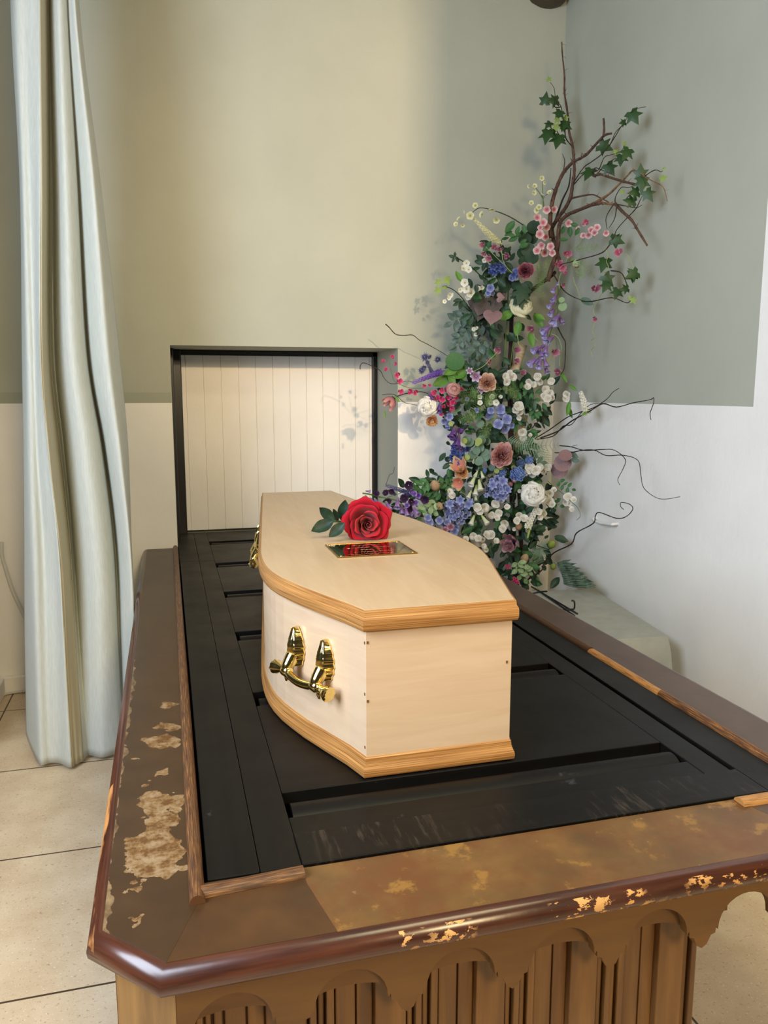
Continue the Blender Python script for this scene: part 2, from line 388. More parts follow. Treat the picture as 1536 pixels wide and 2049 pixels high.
obj('border_board', MB().prism([(1.135, 1.318), (1.205, 1.133), (1.388, 1.133), (1.33, 1.26), (1.33, 1.318)], zb0, zb1-.0003), m_border, cat)
# thick rounded nosing all round
prof = [(0, -.001), (.006, -.001), (.012, -.004), (.0185, -.0105), (.023, -.019), (.0255, -.029), (.0235, -.039), (.017, -.045), (.010, -.048), (-.02, -.048)]
path = [(-.133, YB-.003, T), (-.133, 1.236, T), (-.034, 1.133, T), (1.388, 1.133, T), (1.486, 1.236, T), (1.486, YB-.003, T)]
path = [Vector(p) for p in path]
b = MB(); b.sweep(list(reversed(path)), prof)
if b.v[1][0] < 1.486: b = MB(); b.sweep(path, prof)      # outward side
obj('nosing', b, m_nosing, cat, autosmooth=50)
def half_round(w, h, k=8): return [(-w/2*math.cos(PI*i/k), h*math.sin(PI*i/k)) for i in range(k+1)]
hr = half_round(.027, .016)
def bead(pts, mat, pr=hr): obj('bead_moulding', MB().sweep([Vector(p) for p in pts], pr), mat, cat, autosmooth=60)
bead([(.0175, 1.262, T), (.0175, YB-.004, T)], m_bead)
bead([(.012, 1.287, T), (.205, 1.300, T)], m_bead, half_round(.03, .014))
bead([(1.132, 1.300, T), (1.36, 1.300, T)], m_bead_bare, half_round(.034, .012))
bead([(1.3335, 1.262, T), (1.3335, 1.868, T)], m_bead)
bead([(1.3345, 1.869, T), (1.3345, 2.26, T)], m_bead_bare, half_round(.03, .012))
bead([(1.3335, 2.261, T), (1.3335, YB-.004, T)], m_bead_dark)
# black roller top
zt = T+.003
def blk(name, x0, x1, y0, y1, mat, z=zt, th=.03, bev=.002): return obj(name, MB().box((x0, y0, z-th), (x1, y1, z)), mat, cat, bevel=bev)
blk('frame_board', BX0+.006, .1295, 1.322, 4.052, m_blk_y); blk('frame_board', BX0+.006, .1295, 4.0535, 4.90, m_blk_y)
blk('frame_board', 1.2265, BX1-.004, 1.322, 4.45, m_blk_y); 
blk('stile_board', .1305, .2065, 1.322, 4.052, m_blk_y, zt-.0012); blk('stile_board', .1305, .2065, 4.0535, 4.90, m_blk_y, zt-.0012)
blk('stile_board', 1.147, 1.216, 1.4275, 4.45, m_blk_y, zt-.003)
blk('front_rail', .207, 1.2255, 1.322, 1.427, m_blk_s, zt+.001)
blk('bed_board', .207, 1.1462, 1.428, 1.495, m_blk_x, zt-.003)
SL = [1.598+.598*k for k in range(6)]
for k, y in enumerate(SL):
    y1 = SL[k+1]-.104 if k < 5 else 4.90
    blk('bed_board', .2072, 1.146, y+.001, y1, m_blk_x, zt-.0022)
    b = MB(); r = .046
    b.tube([(.219, y-.058, zt-.0035-r), (1.14, y-.058, zt-.0035-r)], r, 28)
    obj('roller', b, m_blk_x, cat, autosmooth=40)
obj('void_backing', MB().box((BX0, 1.30, T-.14), (BX1, 4.90, T-.105)).box((BX0-.03, 1.29, T-.14), (BX0, YB-.01, T-.036)).box((BX1, 1.29, T-.14), (BX1+.03, YB-.01, T-.036)).box((BX0, 1.285, T-.14), (BX1, 1.318, T-.036)), m_void, cat)  # near-black backing added so the gaps around the rollers look like dark void
# arcaded frieze under the front nosing
FZ0, FZ1, FY = .690, .698, 1.137
PX = [-.02+.1925*i for i in range(0, 8)]
PX = [.352-.1925*2+.1925*i for i in range(0, 8)]
def arcade(y0, y1, rise_top, spring, tipz, x0, x1, piers, halfw):
    """front plate with round arches between pendants; returns the outline in XZ extruded in Y"""
    pts = [(x0, T-.049), (x1, T-.049)]
    low = []
    for i in range(len(piers)-1):
        a, c = piers[i], piers[i+1]
        low += [(a-halfw*.32, tipz+.007), (a, tipz), (a+halfw*.32, tipz+.007), (a+halfw*.55, tipz+.024), (a+halfw*.82, tipz+.027), (a+halfw*.86, tipz+.040), (a+halfw*.98, spring-.004)]
        m = (a+c)/2; R = (c-a)/2-halfw
        for k in range(1, 14):
            t = PI-PI*k/14; low.append((m+R*math.cos(t), spring+(rise_top-spring)*math.sin(t)))
        low += [(c-halfw*.98, spring-.004), (c-halfw*.86, tipz+.040), (c-halfw*.82, tipz+.027), (c-halfw*.55, tipz+.024)]
    low.append((piers[-1]-halfw*.25, tipz+.012)); low.append((piers[-1], tipz)); low.append((piers[-1]+halfw*.25, tipz+.012))
    low = [p for p in low if x0-.0001 <= p[0] <= x1+.0001]
    b = MB(); i = len(b.v); top = T-.049
    # strip of quads between the top line and the lower outline, front and back
    lp = [(x0, low[0][1])]+low+[(x1, low[-1][1])]
    for (x, z) in lp:
        for y in (y0, y1): b.vert((x, y, top)); b.vert((x, y, z))
    for k in range(len(lp)-1):
        j = i+4*k; q = j+4
        b.face((j, j+1, q+1, q)); b.face((j+2, q+2, q+3, j+3)); b.face((j+1, j+3, q+3, q+1)); b.face((j, q, q+2, j+2))
    b.face((i, i+2, i+3, i+1)); j = i+4*(len(lp)-1); b.face((j, j+1, j+3, j+2)); return b
obj('frieze', arcade(FY, FY+.022, .668, .607, .570, -.022, 1.392, PX, .034), m_frieze, cat)
obj('frieze_backing', arcade(FY+.0225, FY+.05, .622, .598, .585, -.016, 1.0, PX, .022), m_frieze, cat)
# corner facet under the chamfer, and left side
b = MB(); b.prism([(-.022, FY), (-.022, FY+.04), (-.085, 1.24), (-.118, 1.238)], .0, T-.05); obj('corner_post', b, m_post, cat, bevel=.004)
obj('side_panel', MB().box((-.118, 1.24, 0), (-.09, YB-.01, T-.05)), m_post, cat)
# linenfold pedestal
b = MB(); y0 = 1.215; xs0, xs1 = -.07, .985
b.box((xs0, y0+.03, 0), (xs1, y0+.5, T-.14))
def flute(x, w, dep): b.box((x, y0+.03-dep, 0), (x+w, y0+.035, T-.14))
x = xs0
pat = [(.058, .030), (.004, -.004), (.010, .022), (.004, -.004), (.012, .030), (.004, -.004), (.010, .02), (.004, -.004), (.014, .026), (.004, -.004), (.036, .016), (.003, -.004), (.030, .014)]
while x < xs1-.005:
    for w, dp in pat:
        w = min(w, xs1-x)
        if w <= 0: break
        if dp > 0: flute(x, w, dp)
        x += w
obj('linenfold_panel', b, m_linen, cat, bevel=.003)
obj('leg_post', MB().box((1.33, 4.2, 0), (1.45, 4.4, T-.05)), m_post, cat)
obj('side_rail', MB().box((1.40, 1.3, T-.12), (1.45, YB-.01, T-.036)), m_post, cat)
# ------------------------------------------------------------------ coffin
CX, CZ0, CZ1 = .578, T+.004, 1.135
left = [(.183, 1.608), (.207, 1.68), (.243, 1.765), (.278, 1.85), (.299, 1.912), (.316, 1.968), (.329, 2.03), (.335, 2.08), (.3375, 2.13), (.3375, 2.18), (.335, 2.235), (.330, 2.30), (.317, 2.415), (.295, 2.597), (.230, 3.13), (.162, 3.69)]
right = [(.177, 1.608), (.192, 1.668), (.240, 1.845), (.280, 1.99), (.303, 2.075), (.319, 2.15), (.329, 2.225), (.3335, 2.31), (.332, 2.41), (.324, 2.53), (.302, 2.76), (.219, 3.25), (.166, 3.69)]
POLY = [Vector((CX+x, y)) for x, y in right]+[Vector((CX-x, y)) for x, y in reversed(left)]      # counter-clockwise
def outline(inset=0):
    k = len(POLY); out = []
    for i, p in enumerate(POLY):
        d0 = (p-POLY[i-1]).normalized(); d1 = (POLY[(i+1) % k]-p).normalized()
        n0 = Vector((-d0.y, d0.x)); n1 = Vector((-d1.y, d1.x)); nn = (n0+n1).normalized(); out.append(p+nn*(inset/max(.3, nn.dot(n1))))
    return [(p.x, p.y) for p in out]
coffin = thing('coffin', (CX, 2.65, T), 'pale beech-veneered coffin with oak mouldings and brass handles on the black table top', 'coffin')
b = MB(); b.prism(outline(.009), CZ0+.01, CZ1-.035); obj('body', b, m_veneer, coffin)
b = MB(); b.prism(outline(.004), CZ1-.02, CZ1-.0005); obj('lid', b, m_veneer_top, coffin, bevel=.003)
def loop(inset, z):
    o = outline(inset); return [Vector((x, y, z)) for x, y in o]
def oriented_sweep(pts, prof, closed=True):
    a = sum(p.x*q.y-q.x*p.y for p, q in zip(pts, pts[1:]+pts[:1]))
    if a < 0: pts = list(reversed(pts))
    return MB().sweep(pts, prof, closed=closed)
lidp = [(-.0008, -.0008), (.001, -.001), (.0025, -.004), (.003, -.011), (.0045, -.016), (.007, -.018), (.0085, -.023), (.0085, -.040), (.006, -.047), (-.003, -.049), (-.02, -.049)]
obj('lid_moulding', oriented_sweep(loop(.004, CZ1), lidp), m_oak, coffin, autosmooth=35)
basp = [(-.02, .046), (-.006, .046), (-.002, .042), (-.001, .030), (.003, .022), (.006, .016), (.0065, .009), (.006, .004), (.004, 0), (-.02, 0)]
obj('base_moulding', oriented_sweep(loop(.003, CZ0), basp), m_oak, coffin, autosmooth=35)
for (x, y, z, wx, wy) in ((.404, 1.6165, 1.060, 1, 0), (.404, 1.6165, .925, 1, 0), (.736, 1.6165, .985, 1, 0), (.399, 1.622, 1.058, 0, 1), (.399, 1.622, .94, 0, 1), (.399, 1.622, .815, 0, 1)):
    b = MB(); b.box((x-.001*wx-.0004, y-.0006-.001*wy, z-.003), (x+.001*wx+.002, y+.003+.001*wy, z+.003)); obj('panel_pin', b, m_screwhole, coffin)
def handle(side, base, u, nrm):
    """side handle: two leaf plates on the face, swing bar below with flared ends"""
    base = Vector(base); u = Vector(u).normalized(); nrm = Vector(nrm).normalized(); zz = Vector((0, 0, 1))
    def Q(a, h, o): return base+u*a+zz*h+nrm*o
    root = bpy.data.objects.new('handle', None); C.objects.link(root); root.parent = coffin; root.location = base-WL[coffin.name]; WL[root.name] = base.copy(); root.empty_display_size = .05
    root['label'] = 'polished brass swing handle on the coffin side'
    for a in (-.065, .065):
        b = MB()
        def fn(s, t):      # leaf plate, ribbed, tapering to the top
            w = .029*math.sin(PI*(.15+.84*t))**.8+.001; x = (s-.5)*2
            rib = .0028*math.cos(x*PI*3.5); w *= 1+.08*math.sin(t*38)
            return Q(a+x*w, -.012+t*.098, .004+.026*(1-x*x)*(.5+.5*math.sin(PI*min(1, t*.9+.12)))+rib*(1-abs(x)))
        b.grid(fn, 18, 22)
        def fb(s, t): p = fn(s, t); return p-nrm*((p-base).dot(nrm)-.0005)
        b.grid(lambda s, t: fb(1-s, t), 18, 22)
        for e in (0, 1): b.grid(lambda s, t, e=e: fn(e, t).lerp(fb(e, t), s), 1, 22)
        b.grid(lambda s, t: fn(s, 0).lerp(fb(s, 0), t), 18, 1); b.grid(lambda s, t: fn(s, 1).lerp(fb(s, 1), t), 18, 1)
        obj('leaf_plate', b, m_brass, root, autosmooth=60)
        b = MB()
        pts = smooth_path([Q(a, .014, .016), Q(a, .0, .026), Q(a, -.012, .033), Q(a, -.022, .035)], 4); k = len(pts)
        b.tube(pts, [.019-.006*q/k for q in range(k)], 18)
        b.lathe([(0, -.018), (.010, -.016), (.0155, -.008), (.0155, .008), (.010, .016), (0, .018)], 14, 0, Q(a, -.022, .035), u)
        obj('bracket', b, m_brass, root, autosmooth=60)
    b = MB(); pts = smooth_path([Q(-.065, -.022, .035), Q(-.04, -.028, .040), Q(0, -.031, .042), Q(.04, -.028, .040), Q(.065, -.022, .035)], 5)
    b.tube(pts, [.0085+.002*math.sin(PI*q/(len(pts)-1)) for q in range(len(pts))], 12); obj('grip_bar', b, m_brass, root, autosmooth=60)
    for sg in (-1, 1):
        b = MB(); b.lathe([(.007, 0), (.009, .010), (.010, .018), (.014, .030), (.018, .042), (.018, .047), (.012, .049), (0, .047)], 20, 0, Q(sg*.074, -.022, .035), (u*sg-zz*.1).normalized(), .16, 8)
        b.lathe([(0, 0), (.006, .002), (.007, .010), (.004, .018), (0, .02)], 10, 0, Q(sg*.07, -.034, .03), (u*sg*.3-zz).normalized())
        obj('end_cap', b, m_brass, root, autosmooth=60)
    return root
uL = Vector((.236, -.972, 0)); nL = Vector((-.972, -.236, 0))
uL = Vector((.385, -.923, 0)); nL = Vector((-.923, -.385, 0)); handle(-1, (.3195, 1.825, .942), uL, nL)
handle(1, (CX+.3035, 2.085, .930), (-.259, -.966, 0), (.966, -.259, 0))
uF = Vector((.121, .9926, 0)); nF = Vector((-.9926, .121, 0))
hy = 3.0
handle(-1, (CX-.240, hy, 1.0), uF, nF)
# brass name plate
pl = obj('name_plate', MB().box((.454, 2.158, CZ1), (.693, 2.352, CZ1+.0022)), m_plate, coffin, bevel=.0008)
pl['label'] = 'brass name plate with engraved lines'
b = MB(); fr = .0045
for a, c in (((.4545, 2.1585), (.6925, 2.1625)), ((.4545, 2.3475), (.6925, 2.3515)), ((.4545, 2.1625), (.4585, 2.3475)), ((.6885, 2.1625), (.6925, 2.3475))):
    b.box((a[0], a[1], CZ1+.0022), (c[0], c[1], CZ1+.0034))
obj('plate_rim', b, m_engr, pl, bevel=.0006)
for x in (.466, .681):
    for y in (2.171, 2.338):
        b = MB(); b.lathe([(.0042, 0), (.0040, .0012), (.0026, .0022), (0, .0027)], 12, 0, Vector((x, y, CZ1+.0021))); obj('screw', b, m_engr, pl, smooth=True)
rr = random.Random(3)
for row, (x0, x1, y) in enumerate(((.53, .62, 2.315), (.505, .645, 2.275), (.54, .61, 2.245), (.515, .635, 2.215), (.49, .655, 2.185))):
    k = int((x1-x0)/.0032); b = MB()                 # engraved script, illegible in the photograph
    b.tube([(x0+(x1-x0)*q/k, y+(rr.uniform(-.004, .005) if q % 5 else -.003), CZ1+.0024) for q in range(k+1)], .00028, 4); obj('engraved_line', b, m_scratch, pl)
# ------------------------------------------------------------------ flower material / mesh kit
def petalmat(name, stops, rough=.65, noise=.08, spec=.3, sheen=0, trans=.38):
    n = NT(name, rough, 0, spec); sx = n.n('ShaderNodeSeparateXYZ'); n.l(n.coord('UV'), sx.inputs[0])
    v = n.math('ADD', sx.outputs[1], n.math('MULTIPLY', n.math('SUBTRACT', n.noise(n.coord(), 60, 3), .5), noise))
    n.col(n.ramp(v, stops)); n.b.inputs['Sheen Weight'].default_value = sheen
    if trans: n.translucent(trans)
    return n.m
def pm(name, *cols, **k):
    st = [(i/max(1, len(cols)-1), srgb(*c)) for i, c in enumerate(cols)]
    return petalmat(name, st, **k) if len(cols) > 1 else plain(name, srgb(*cols[0]), .65, 0, .3, .06, 80)
m_stem = pm('green_stem', (92, 118, 62)); m_tendril = pm('pale_tendril', (150, 162, 104)); m_wood_vine = pm('dark_vine', (52, 40, 34))
m_branch = woodmat('rough_branch_bark', srgb(104, 74, 58), srgb(58, 38, 30), 'z', fine=70, stretch=.3, rough=.8, bump=.6, big=0).m
m_branch_l = woodmat('peeled_branch_bark', srgb(150, 112, 78), srgb(86, 58, 42), 'z', fine=60, stretch=.3, rough=.8, bump=.6, big=0).m
m_trunk = woodmat('trunk_bark', srgb(74, 50, 42), srgb(36, 24, 22), 'z', fine=40, stretch=.2, rough=.8, bump=.5, big=0).m
m_birch = woodmat('birch_log', srgb(196, 178, 146), srgb(150, 126, 96), 'x', fine=30, stretch=.4, rough=.8, bump=.3, big=0).m
def leafmat(name, c, c2=None, rough=.5):
    n = NT(name, rough, 0, .4); f = n.noise(n.coord(), 35, 3); d = tuple(x*.75 for x in srgb(*c)[:3])+(1,)
    col = n.ramp(f, [(.3, d), (.7, srgb(*(c2 or c)))]); n.col(col); n.bump(n.noise(n.coord(), 90, 2), .15, .002); return n.m
m_ivy = leafmat('ivy_green', (28, 58, 22), (46, 82, 34), .4); m_ivy_pale = leafmat('young_ivy_green', (112, 142, 66), (142, 162, 82))
m_rosel = leafmat('rose_leaf_green', (48, 92, 50), (66, 116, 62)); m_dark = leafmat('dark_leaf_green', (34, 58, 40), (46, 76, 52))
m_bright = leafmat('bright_leaf_green', (78, 128, 44), (102, 150, 60)); m_grey = leafmat('grey_green_leaf', (78, 102, 94), (104, 126, 116))
m_euc = leafmat('eucalyptus_green', (86, 116, 96), (112, 142, 120)); m_eucy = leafmat('eucalyptus_yellow', (134, 150, 62), (158, 172, 84))
m_mauve = leafmat('mauve_begonia_leaf', (82, 72, 70), (104, 92, 88)); m_pinkleaf = leafmat('pink_begonia_leaf', (122, 94, 94), (152, 118, 120)); m_slate = leafmat('slate_green_leaf', (84, 94, 86), (104, 112, 104))
m_fern = leafmat('fern_grey_green', (100, 126, 98), (122, 148, 120)); m_asp = leafmat('asparagus_green', (104, 136, 62), (130, 160, 84)); m_sage_l = leafmat('light_sage_leaf', (128, 156, 108), (150, 174, 130))
m_pinnate = leafmat('pinnate_leaf', (44, 74, 54), (58, 92, 66))
FM = dict(
 white=pm('white_petal', (238, 232, 206), (246, 243, 234), (250, 248, 244), trans=.34), cream=pm('cream_petal', (206, 204, 140), (238, 234, 196), (244, 242, 216)),
 pink=pm('blush_pink_petal', (206, 118, 132), (238, 202, 204), (246, 226, 222)), magenta=pm('magenta_petal', (150, 52, 92), (204, 108, 138), (226, 156, 172)),
 hot=pm('hot_pink_petal', (150, 28, 78), (214, 66, 124), (232, 120, 160)), mauve=pm('mauve_petal', (96, 38, 66), (172, 100, 124), (210, 158, 170)),
 dusty=pm('dusty_pink_petal', (176, 104, 104), (206, 146, 142), (222, 176, 172)), coral=pm('coral_petal', (170, 80, 62), (224, 158, 134), (242, 216, 194)),
 peach=pm('peach_petal', (226, 120, 116), (238, 166, 148), (246, 222, 172)), blue=pm('blue_petal', (66, 86, 160), (112, 140, 204), (158, 184, 226)),
 dblue=pm('deep_blue_petal', (44, 54, 112), (80, 98, 168), (120, 136, 196)), lilac=pm('lilac_petal', (112, 116, 176), (150, 160, 212), (190, 198, 232)),
 purple=pm('purple_petal', (84, 54, 140), (132, 100, 190), (186, 164, 222)), violet=pm('dark_violet_petal', (36, 16, 44), (62, 30, 72), (84, 46, 92)),
 foxg=pm('foxglove_bell', (190, 196, 120), (150, 108, 180), (182, 146, 210), (206, 202, 238), (222, 228, 248)), foxp=pm('foxglove_purple_bell', (150, 140, 110), (104, 62, 140), (134, 96, 172), (178, 160, 214)),
 whbell=pm('white_bell', (190, 206, 110), (236, 236, 220), (250, 250, 248)), thistle=pm('thistle_blue', (70, 72, 112), (104, 106, 150), (140, 140, 178)),
 rosy=pm('rosy_mauve_petal', (120, 64, 82), (186, 134, 150), (210, 168, 180)), tulip=pm('pink_purple_petal', (140, 84, 120), (196, 130, 138), (222, 170, 158)),
 burg=pm('burgundy_petal', (70, 18, 40), (136, 54, 82), (196, 130, 140)), beige=pm('beige_bud', (168, 132, 96), (206, 176, 140)), greenb=pm('green_bud', (120, 140, 60), (170, 182, 90)),
 whlil=pm('white_lilac_petal', (150, 84, 150), (206, 160, 206), (246, 240, 248)))
m_ctr_p = pm('pink_flower_eye', (206, 96, 118)); m_ctr_y = pm('yellow_stamens', (206, 190, 96)); m_ctr_d = pm('dark_flower_eye', (44, 22, 40)); m_ctr_g = pm('green_flower_eye', (150, 166, 84))
RN = random.Random(11)
def flat_petal(b, az, r0, r1, w, cup, tip=0, m=0, ruffle=0, droop=0, ph=0, nu=4, nv=5, notch=0):
    ca, sa = math.cos(az), math.sin(az)
    def fn(u, v):
        x = (u-.5)*2; ww = w*math.sin(PI*(.13+.74*v))**.6
        r = r0+(r1-r0)*v*(1-.20*x*x)-notch*(1-abs(x))*v**4
        z = cup*v**1.6+tip*x*x*ww+ruffle*math.sin(x*7+ph)*v-droop*v**3
        return (ca*r-sa*x*ww, sa*r+ca*x*ww, z)
    b.grid(fn, nu, nv, m)
def wrap_petal(b, az, aw, prof, m=0, ruffle=0, ph=0, nu=8, nv=6, point=0, shift=0):
    """petal that wraps round the axis: prof gives (radius, z)"""
    def fn(u, v):
        x = (u-.5)*2; t = v*(len(prof)-1); j = min(int(t), len(prof)-2); w = t-j
        r = prof[j][0]*(1-w)+prof[j+1][0]*w; z = prof[j][1]*(1-w)+prof[j+1][1]*w
        z0 = prof[-1][1]; edge = 1-abs(x)**3*.35*v
        a = az+x*aw*(.55+.45*math.sin(PI*min(1, .25+.75*v)))
        r *= (1+.05*x+shift*x); r += ruffle*math.sin(5*x+ph)*v*v
        r += point*(1-abs(x))**1.5*v**3
        z = z*edge+ruffle*.6*math.cos(4*x+ph)*v*v
        return (r*math.cos(a), r*math.sin(a), z)
    b.grid(fn, nu, nv, m)
def f_blossom(k=5, w=.27, cup=.14, notch=.05):
    b = MB()
    for i in range(k): flat_petal(b, 2*PI*i/k, .04, .5, w, cup, .35, notch=notch)
    return b
def f_centre(r=.10, z=.06):
    b = MB(); b.lathe([(r, 0), (r*.9, z*.6), (r*.5, z), (0, z*1.05)], 8)
    for i in range(7): a = i*.9; b.tube([(r*.5*math.cos(a), r*.5*math.sin(a), z*.7), (r*1.5*math.cos(a), r*1.5*math.sin(a), z*2.2)], .012, 3)
    return b
def f_rose(seed=1):
    b = MB(); q = random.Random(seed)
    for i in range(5): flat_petal(b, 2*PI*i/5+q.uniform(-.15, .15), .05, .5*q.uniform(.9, 1.08), .33, .10+q.uniform(-.04, .06), .25, ruffle=.025, ph=q.random()*6, nu=6, notch=.03)
    for i in range(5): flat_petal(b, 2*PI*i/5+.6+q.uniform(-.15, .15), .04, .39*q.uniform(.9, 1.1), .27, .22, .35, ruffle=.025, ph=q.random()*6, nu=6, notch=.03)
    for i in range(4): flat_petal(b, 2*PI*i/4+.2, .03, .27, .20, .30, .5, ruffle=.02, ph=q.random()*6)
    for i in range(3): flat_petal(b, 2*PI*i/3+.9, .02, .16, .14, .33, .6, ruffle=.02, ph=q.random()*6)
    for i in range(3): wrap_petal(b, 2*PI*i/3, 1.3, [(.03, .1), (.06, .2), (.05, .32)], nu=4, nv=3)
    return b
def f_ball(seed=3):
    """ranunculus / peony globe: cabbage layers of broad cupped petals"""
    b = MB(); q = random.Random(seed)
    for k, (R, zt, n) in enumerate(((.50, .26, 6), (.47, .36, 6), (.42, .43, 5), (.36, .48, 5), (.29, .51, 5), (.21, .52, 4), (.13, .52, 3))):
        for i in range(n):
            h = zt*q.uniform(.88, 1.08); Rr = R*q.uniform(.95, 1.05)
            wrap_petal(b, 2*PI*i/n+k*.8+q.uniform(-.2, .2), 1.0, [(.05, -.02), (Rr*.72, -.04), (Rr*.98, .10), (Rr*1.03, h*.60), (Rr*.90, h*.88), (Rr*.66, h)], ruffle=.028, ph=q.random()*6, nu=10, nv=8, shift=.04)
    b.lathe([(.2, .2), (.2, .40), (.13, .48), (0, .52)], 12)
    return b
def f_peony(seed=2):
    b = MB(); r = random.Random(seed)
    for i in range(7): flat_petal(b, 2*PI*i/7+r.uniform(-.1, .1), .06, .5*r.uniform(.9, 1.08), .30, .10, .2, ruffle=.04, ph=r.random()*6, nu=8, nv=6)
    for L, (n, R, cup) in enumerate(((9, .44, .19), (10, .38, .27), (10, .31, .33), (9, .24, .38), (7, .16, .41), (5, .09, .42))):
        for i in range(n): flat_petal(b, 2*PI*i/n+L*.4+r.uniform(-.2, .2), .03, R*r.uniform(.85, 1.1), .17, cup*r.uniform(.85, 1.12), .5, ruffle=.05, ph=r.random()*6, nu=7, nv=4, notch=.04)
    return b
def f_tulip(n=6):
    b = MB()
    for i in range(n):
        R = .98 if i % 2 else .9
        wrap_petal(b, 2*PI*i/n, .72, [(.04, 0), (.26*R, .10), (.40*R, .30), (.46*R, .52), (.50*R, .72)], ruffle=.035, ph=i*1.7, nu=6, nv=6, point=.05)
    return b
def f_bell(lip=.30, lobes=5, flare=.20):
    b = MB(); pr = [(.03, 0), (.09, .06), (.12, .2), (.15, .4), (.18, .6), (.205, .78), (.26, .90), (lip, .97), (lip*1.12, 1.0), (lip*1.02, .985), (.2, .8), (.12, .4), (.06, .15)]
    b.lathe(pr, 15, 0, lobe=flare, lobes=lobes); return b
def f_sweetpea():
    b = MB()
    wrap_petal(b, PI/2, 1.45, [(.02, -.12), (.16, -.06), (.30, .08), (.40, .24), (.47, .34)], ruffle=.045, ph=1, nu=12, nv=7)
    wrap_petal(b, -PI/2+.5, .95, [(.02, -.12), (.15, -.04), (.25, .10), (.30, .24), (.28, .34)], ruffle=.03, ph=2, nu=8, nv=6)
    wrap_petal(b, -PI/2-.6, .8, [(.02, -.12), (.12, -.02), (.20, .12), (.22, .26), (.17, .36)], ruffle=.03, ph=4, nu=8, nv=6)
    b.lathe([(.02, -.2), (.12, -.14), (.10, .0), (0, .05)], 8)
    return b
def f_spike(n=70, r=.13, fl=.14, taper=.5, seed=1):
    b = MB(); q = random.Random(seed)
    b.tube([(0, 0, -.1), (0, 0, .5), (0, 0, 1)], [.02, .016, .006], 5)
    for i in range(n):
        t = (i+.5)/n; a = i*2.4; rr = r*(1-taper*t); s = fl*(1-taper*t)*q.uniform(.8, 1.2)
        ax = Vector((math.cos(a), math.sin(a), .25)); p = Vector((math.cos(a)*rr*.7, math.sin(a)*rr*.7, t)); qt = ax.to_track_quat('Z', 'Y')
        for k in range(4):
            c0, c1 = math.cos(k*PI/2+i), math.sin(k*PI/2+i)
            i0 = len(b.v)
            for (rx, ry, z) in ((0, 0, 0), (.38, -.25, .22), (.62, 0, .30), (.38, .25, .22)): b.vert(p+qt @ Vector(((rx*c0-ry*c1)*s, (rx*c1+ry*c0)*s, z*s)))
            b.face((i0, i0+1, i0+2, i0+3), 0, ((.5, .25), (.5, .2+t*.5), (.5, .3+t*.7), (.5, .2+t*.5)))
    return b
def f_thistle(n=34, seed=4):
    b = MB(); q = random.Random(seed)
    b.lathe([(0, -.06), (.10, -.02), (.13, .08), (.08, .2), (0, .25)], 8)
    for i in range(n):
        a = i*2.4; e = -.1+1.2*(i/n); d = Vector((math.cos(a)*math.cos(e), math.sin(a)*math.cos(e), math.sin(e))); L = .55*q.uniform(.6, 1.1)
        t = d.orthogonal().normalized(); i0 = len(b.v)
        for p in (d*.05-t*.04, d*(L*.4)-t*.075, d*L, d*(L*.4)+t*.075): b.vert(p)
        b.face((i0, i0+1, i0+2, i0+3), 0, ((0, 0), (.3, .5), (.5, 1), (.7, .5)))
    return b
def f_bud():
    b = MB(); b.lathe([(.03, -.45), (.22, -.32), (.34, -.05), (.30, .22), (.16, .42), (0, .5)], 12)
    for i in range(5): wrap_petal(b, i*1.257, .7, [(.05, -.46), (.27, -.3), (.37, -.05), (.33, .2), (.2, .40)], nu=4, nv=4, ruffle=.015, ph=i)
    return b
def f_hydr(seed=5, n=30, R=.5, fl=.23):
    b = MB(); q = random.Random(seed)
    for i in range(n):
        t = (i+.5)/n; a = i*2.4; rr = R*math.sqrt(t)*.92; z = .22*(1-t*t)+q.uniform(-.07, .07); rr *= q.uniform(.9, 1.1)
        nr = Vector((math.cos(a)*rr*.9+q.uniform(-.3, .3), math.sin(a)*rr*.9+q.uniform(-.3, .3), .38)).normalized(); qt = nr.to_track_quat('Z', 'Y'); p = Vector((math.cos(a)*rr, math.sin(a)*rr, z)); sp = q.random()*3
        for k in range(4):
            bb = MB(); flat_petal(bb, k*PI/2+sp, .02, .55, .32, .12, .3, nu=2, nv=3)
            i0 = len(b.v)
            for v in bb.v: b.vert(p+qt @ (Vector(v)*fl))
            for f, u in zip(bb.f, bb.uv): b.face([i0+x for x in f], 0, u)
    return b
def f_cluster(seed, n, R, kind, s):
    """a small head of several florets"""
    b = MB(); q = random.Random(seed); src = kind()
    for i in range(n):
        a = i*2.4; rr = R*math.sqrt((i+.3)/n); p = Vector((math.cos(a)*rr, math.sin(a)*rr, q.uniform(-.1, .14)))
        qt = Vector((p.x+q.uniform(-.3, .3), p.y+q.uniform(-.3, .3), .5)).to_track_quat('Z', 'Y') @ Quaternion((0, 0, 1), q.random()*6)
        i0 = len(b.v)
        for v in src.v: b.vert(p+qt @ (Vector(v)*s))
        for f, u in zip(src.f, src.uv): b.face([i0+x for x in f], 0, u)
    return b
def l_ivy():
    b = MB(); o = [(0, .02), (.17, -.13), (.46, -.04), (.30, .20), (.58, .50), (.24, .50), (0, 1.0), (-.24, .50), (-.58, .50), (-.30, .20), (-.46, -.04), (-.17, -.13)]
    z = lambda x, y: -.22*abs(x)-.18*(y-.3)**2
    c = b.vert((0, .30, 0.03)); ids = [b.vert((x, y-.0, z(x, y))) for x, y in o]
    for i in range(len(ids)): b.face((c, ids[i], ids[(i+1) % len(ids)]), 0, ((.5, .5), (.5, 0), (.5, 0)))
    return b
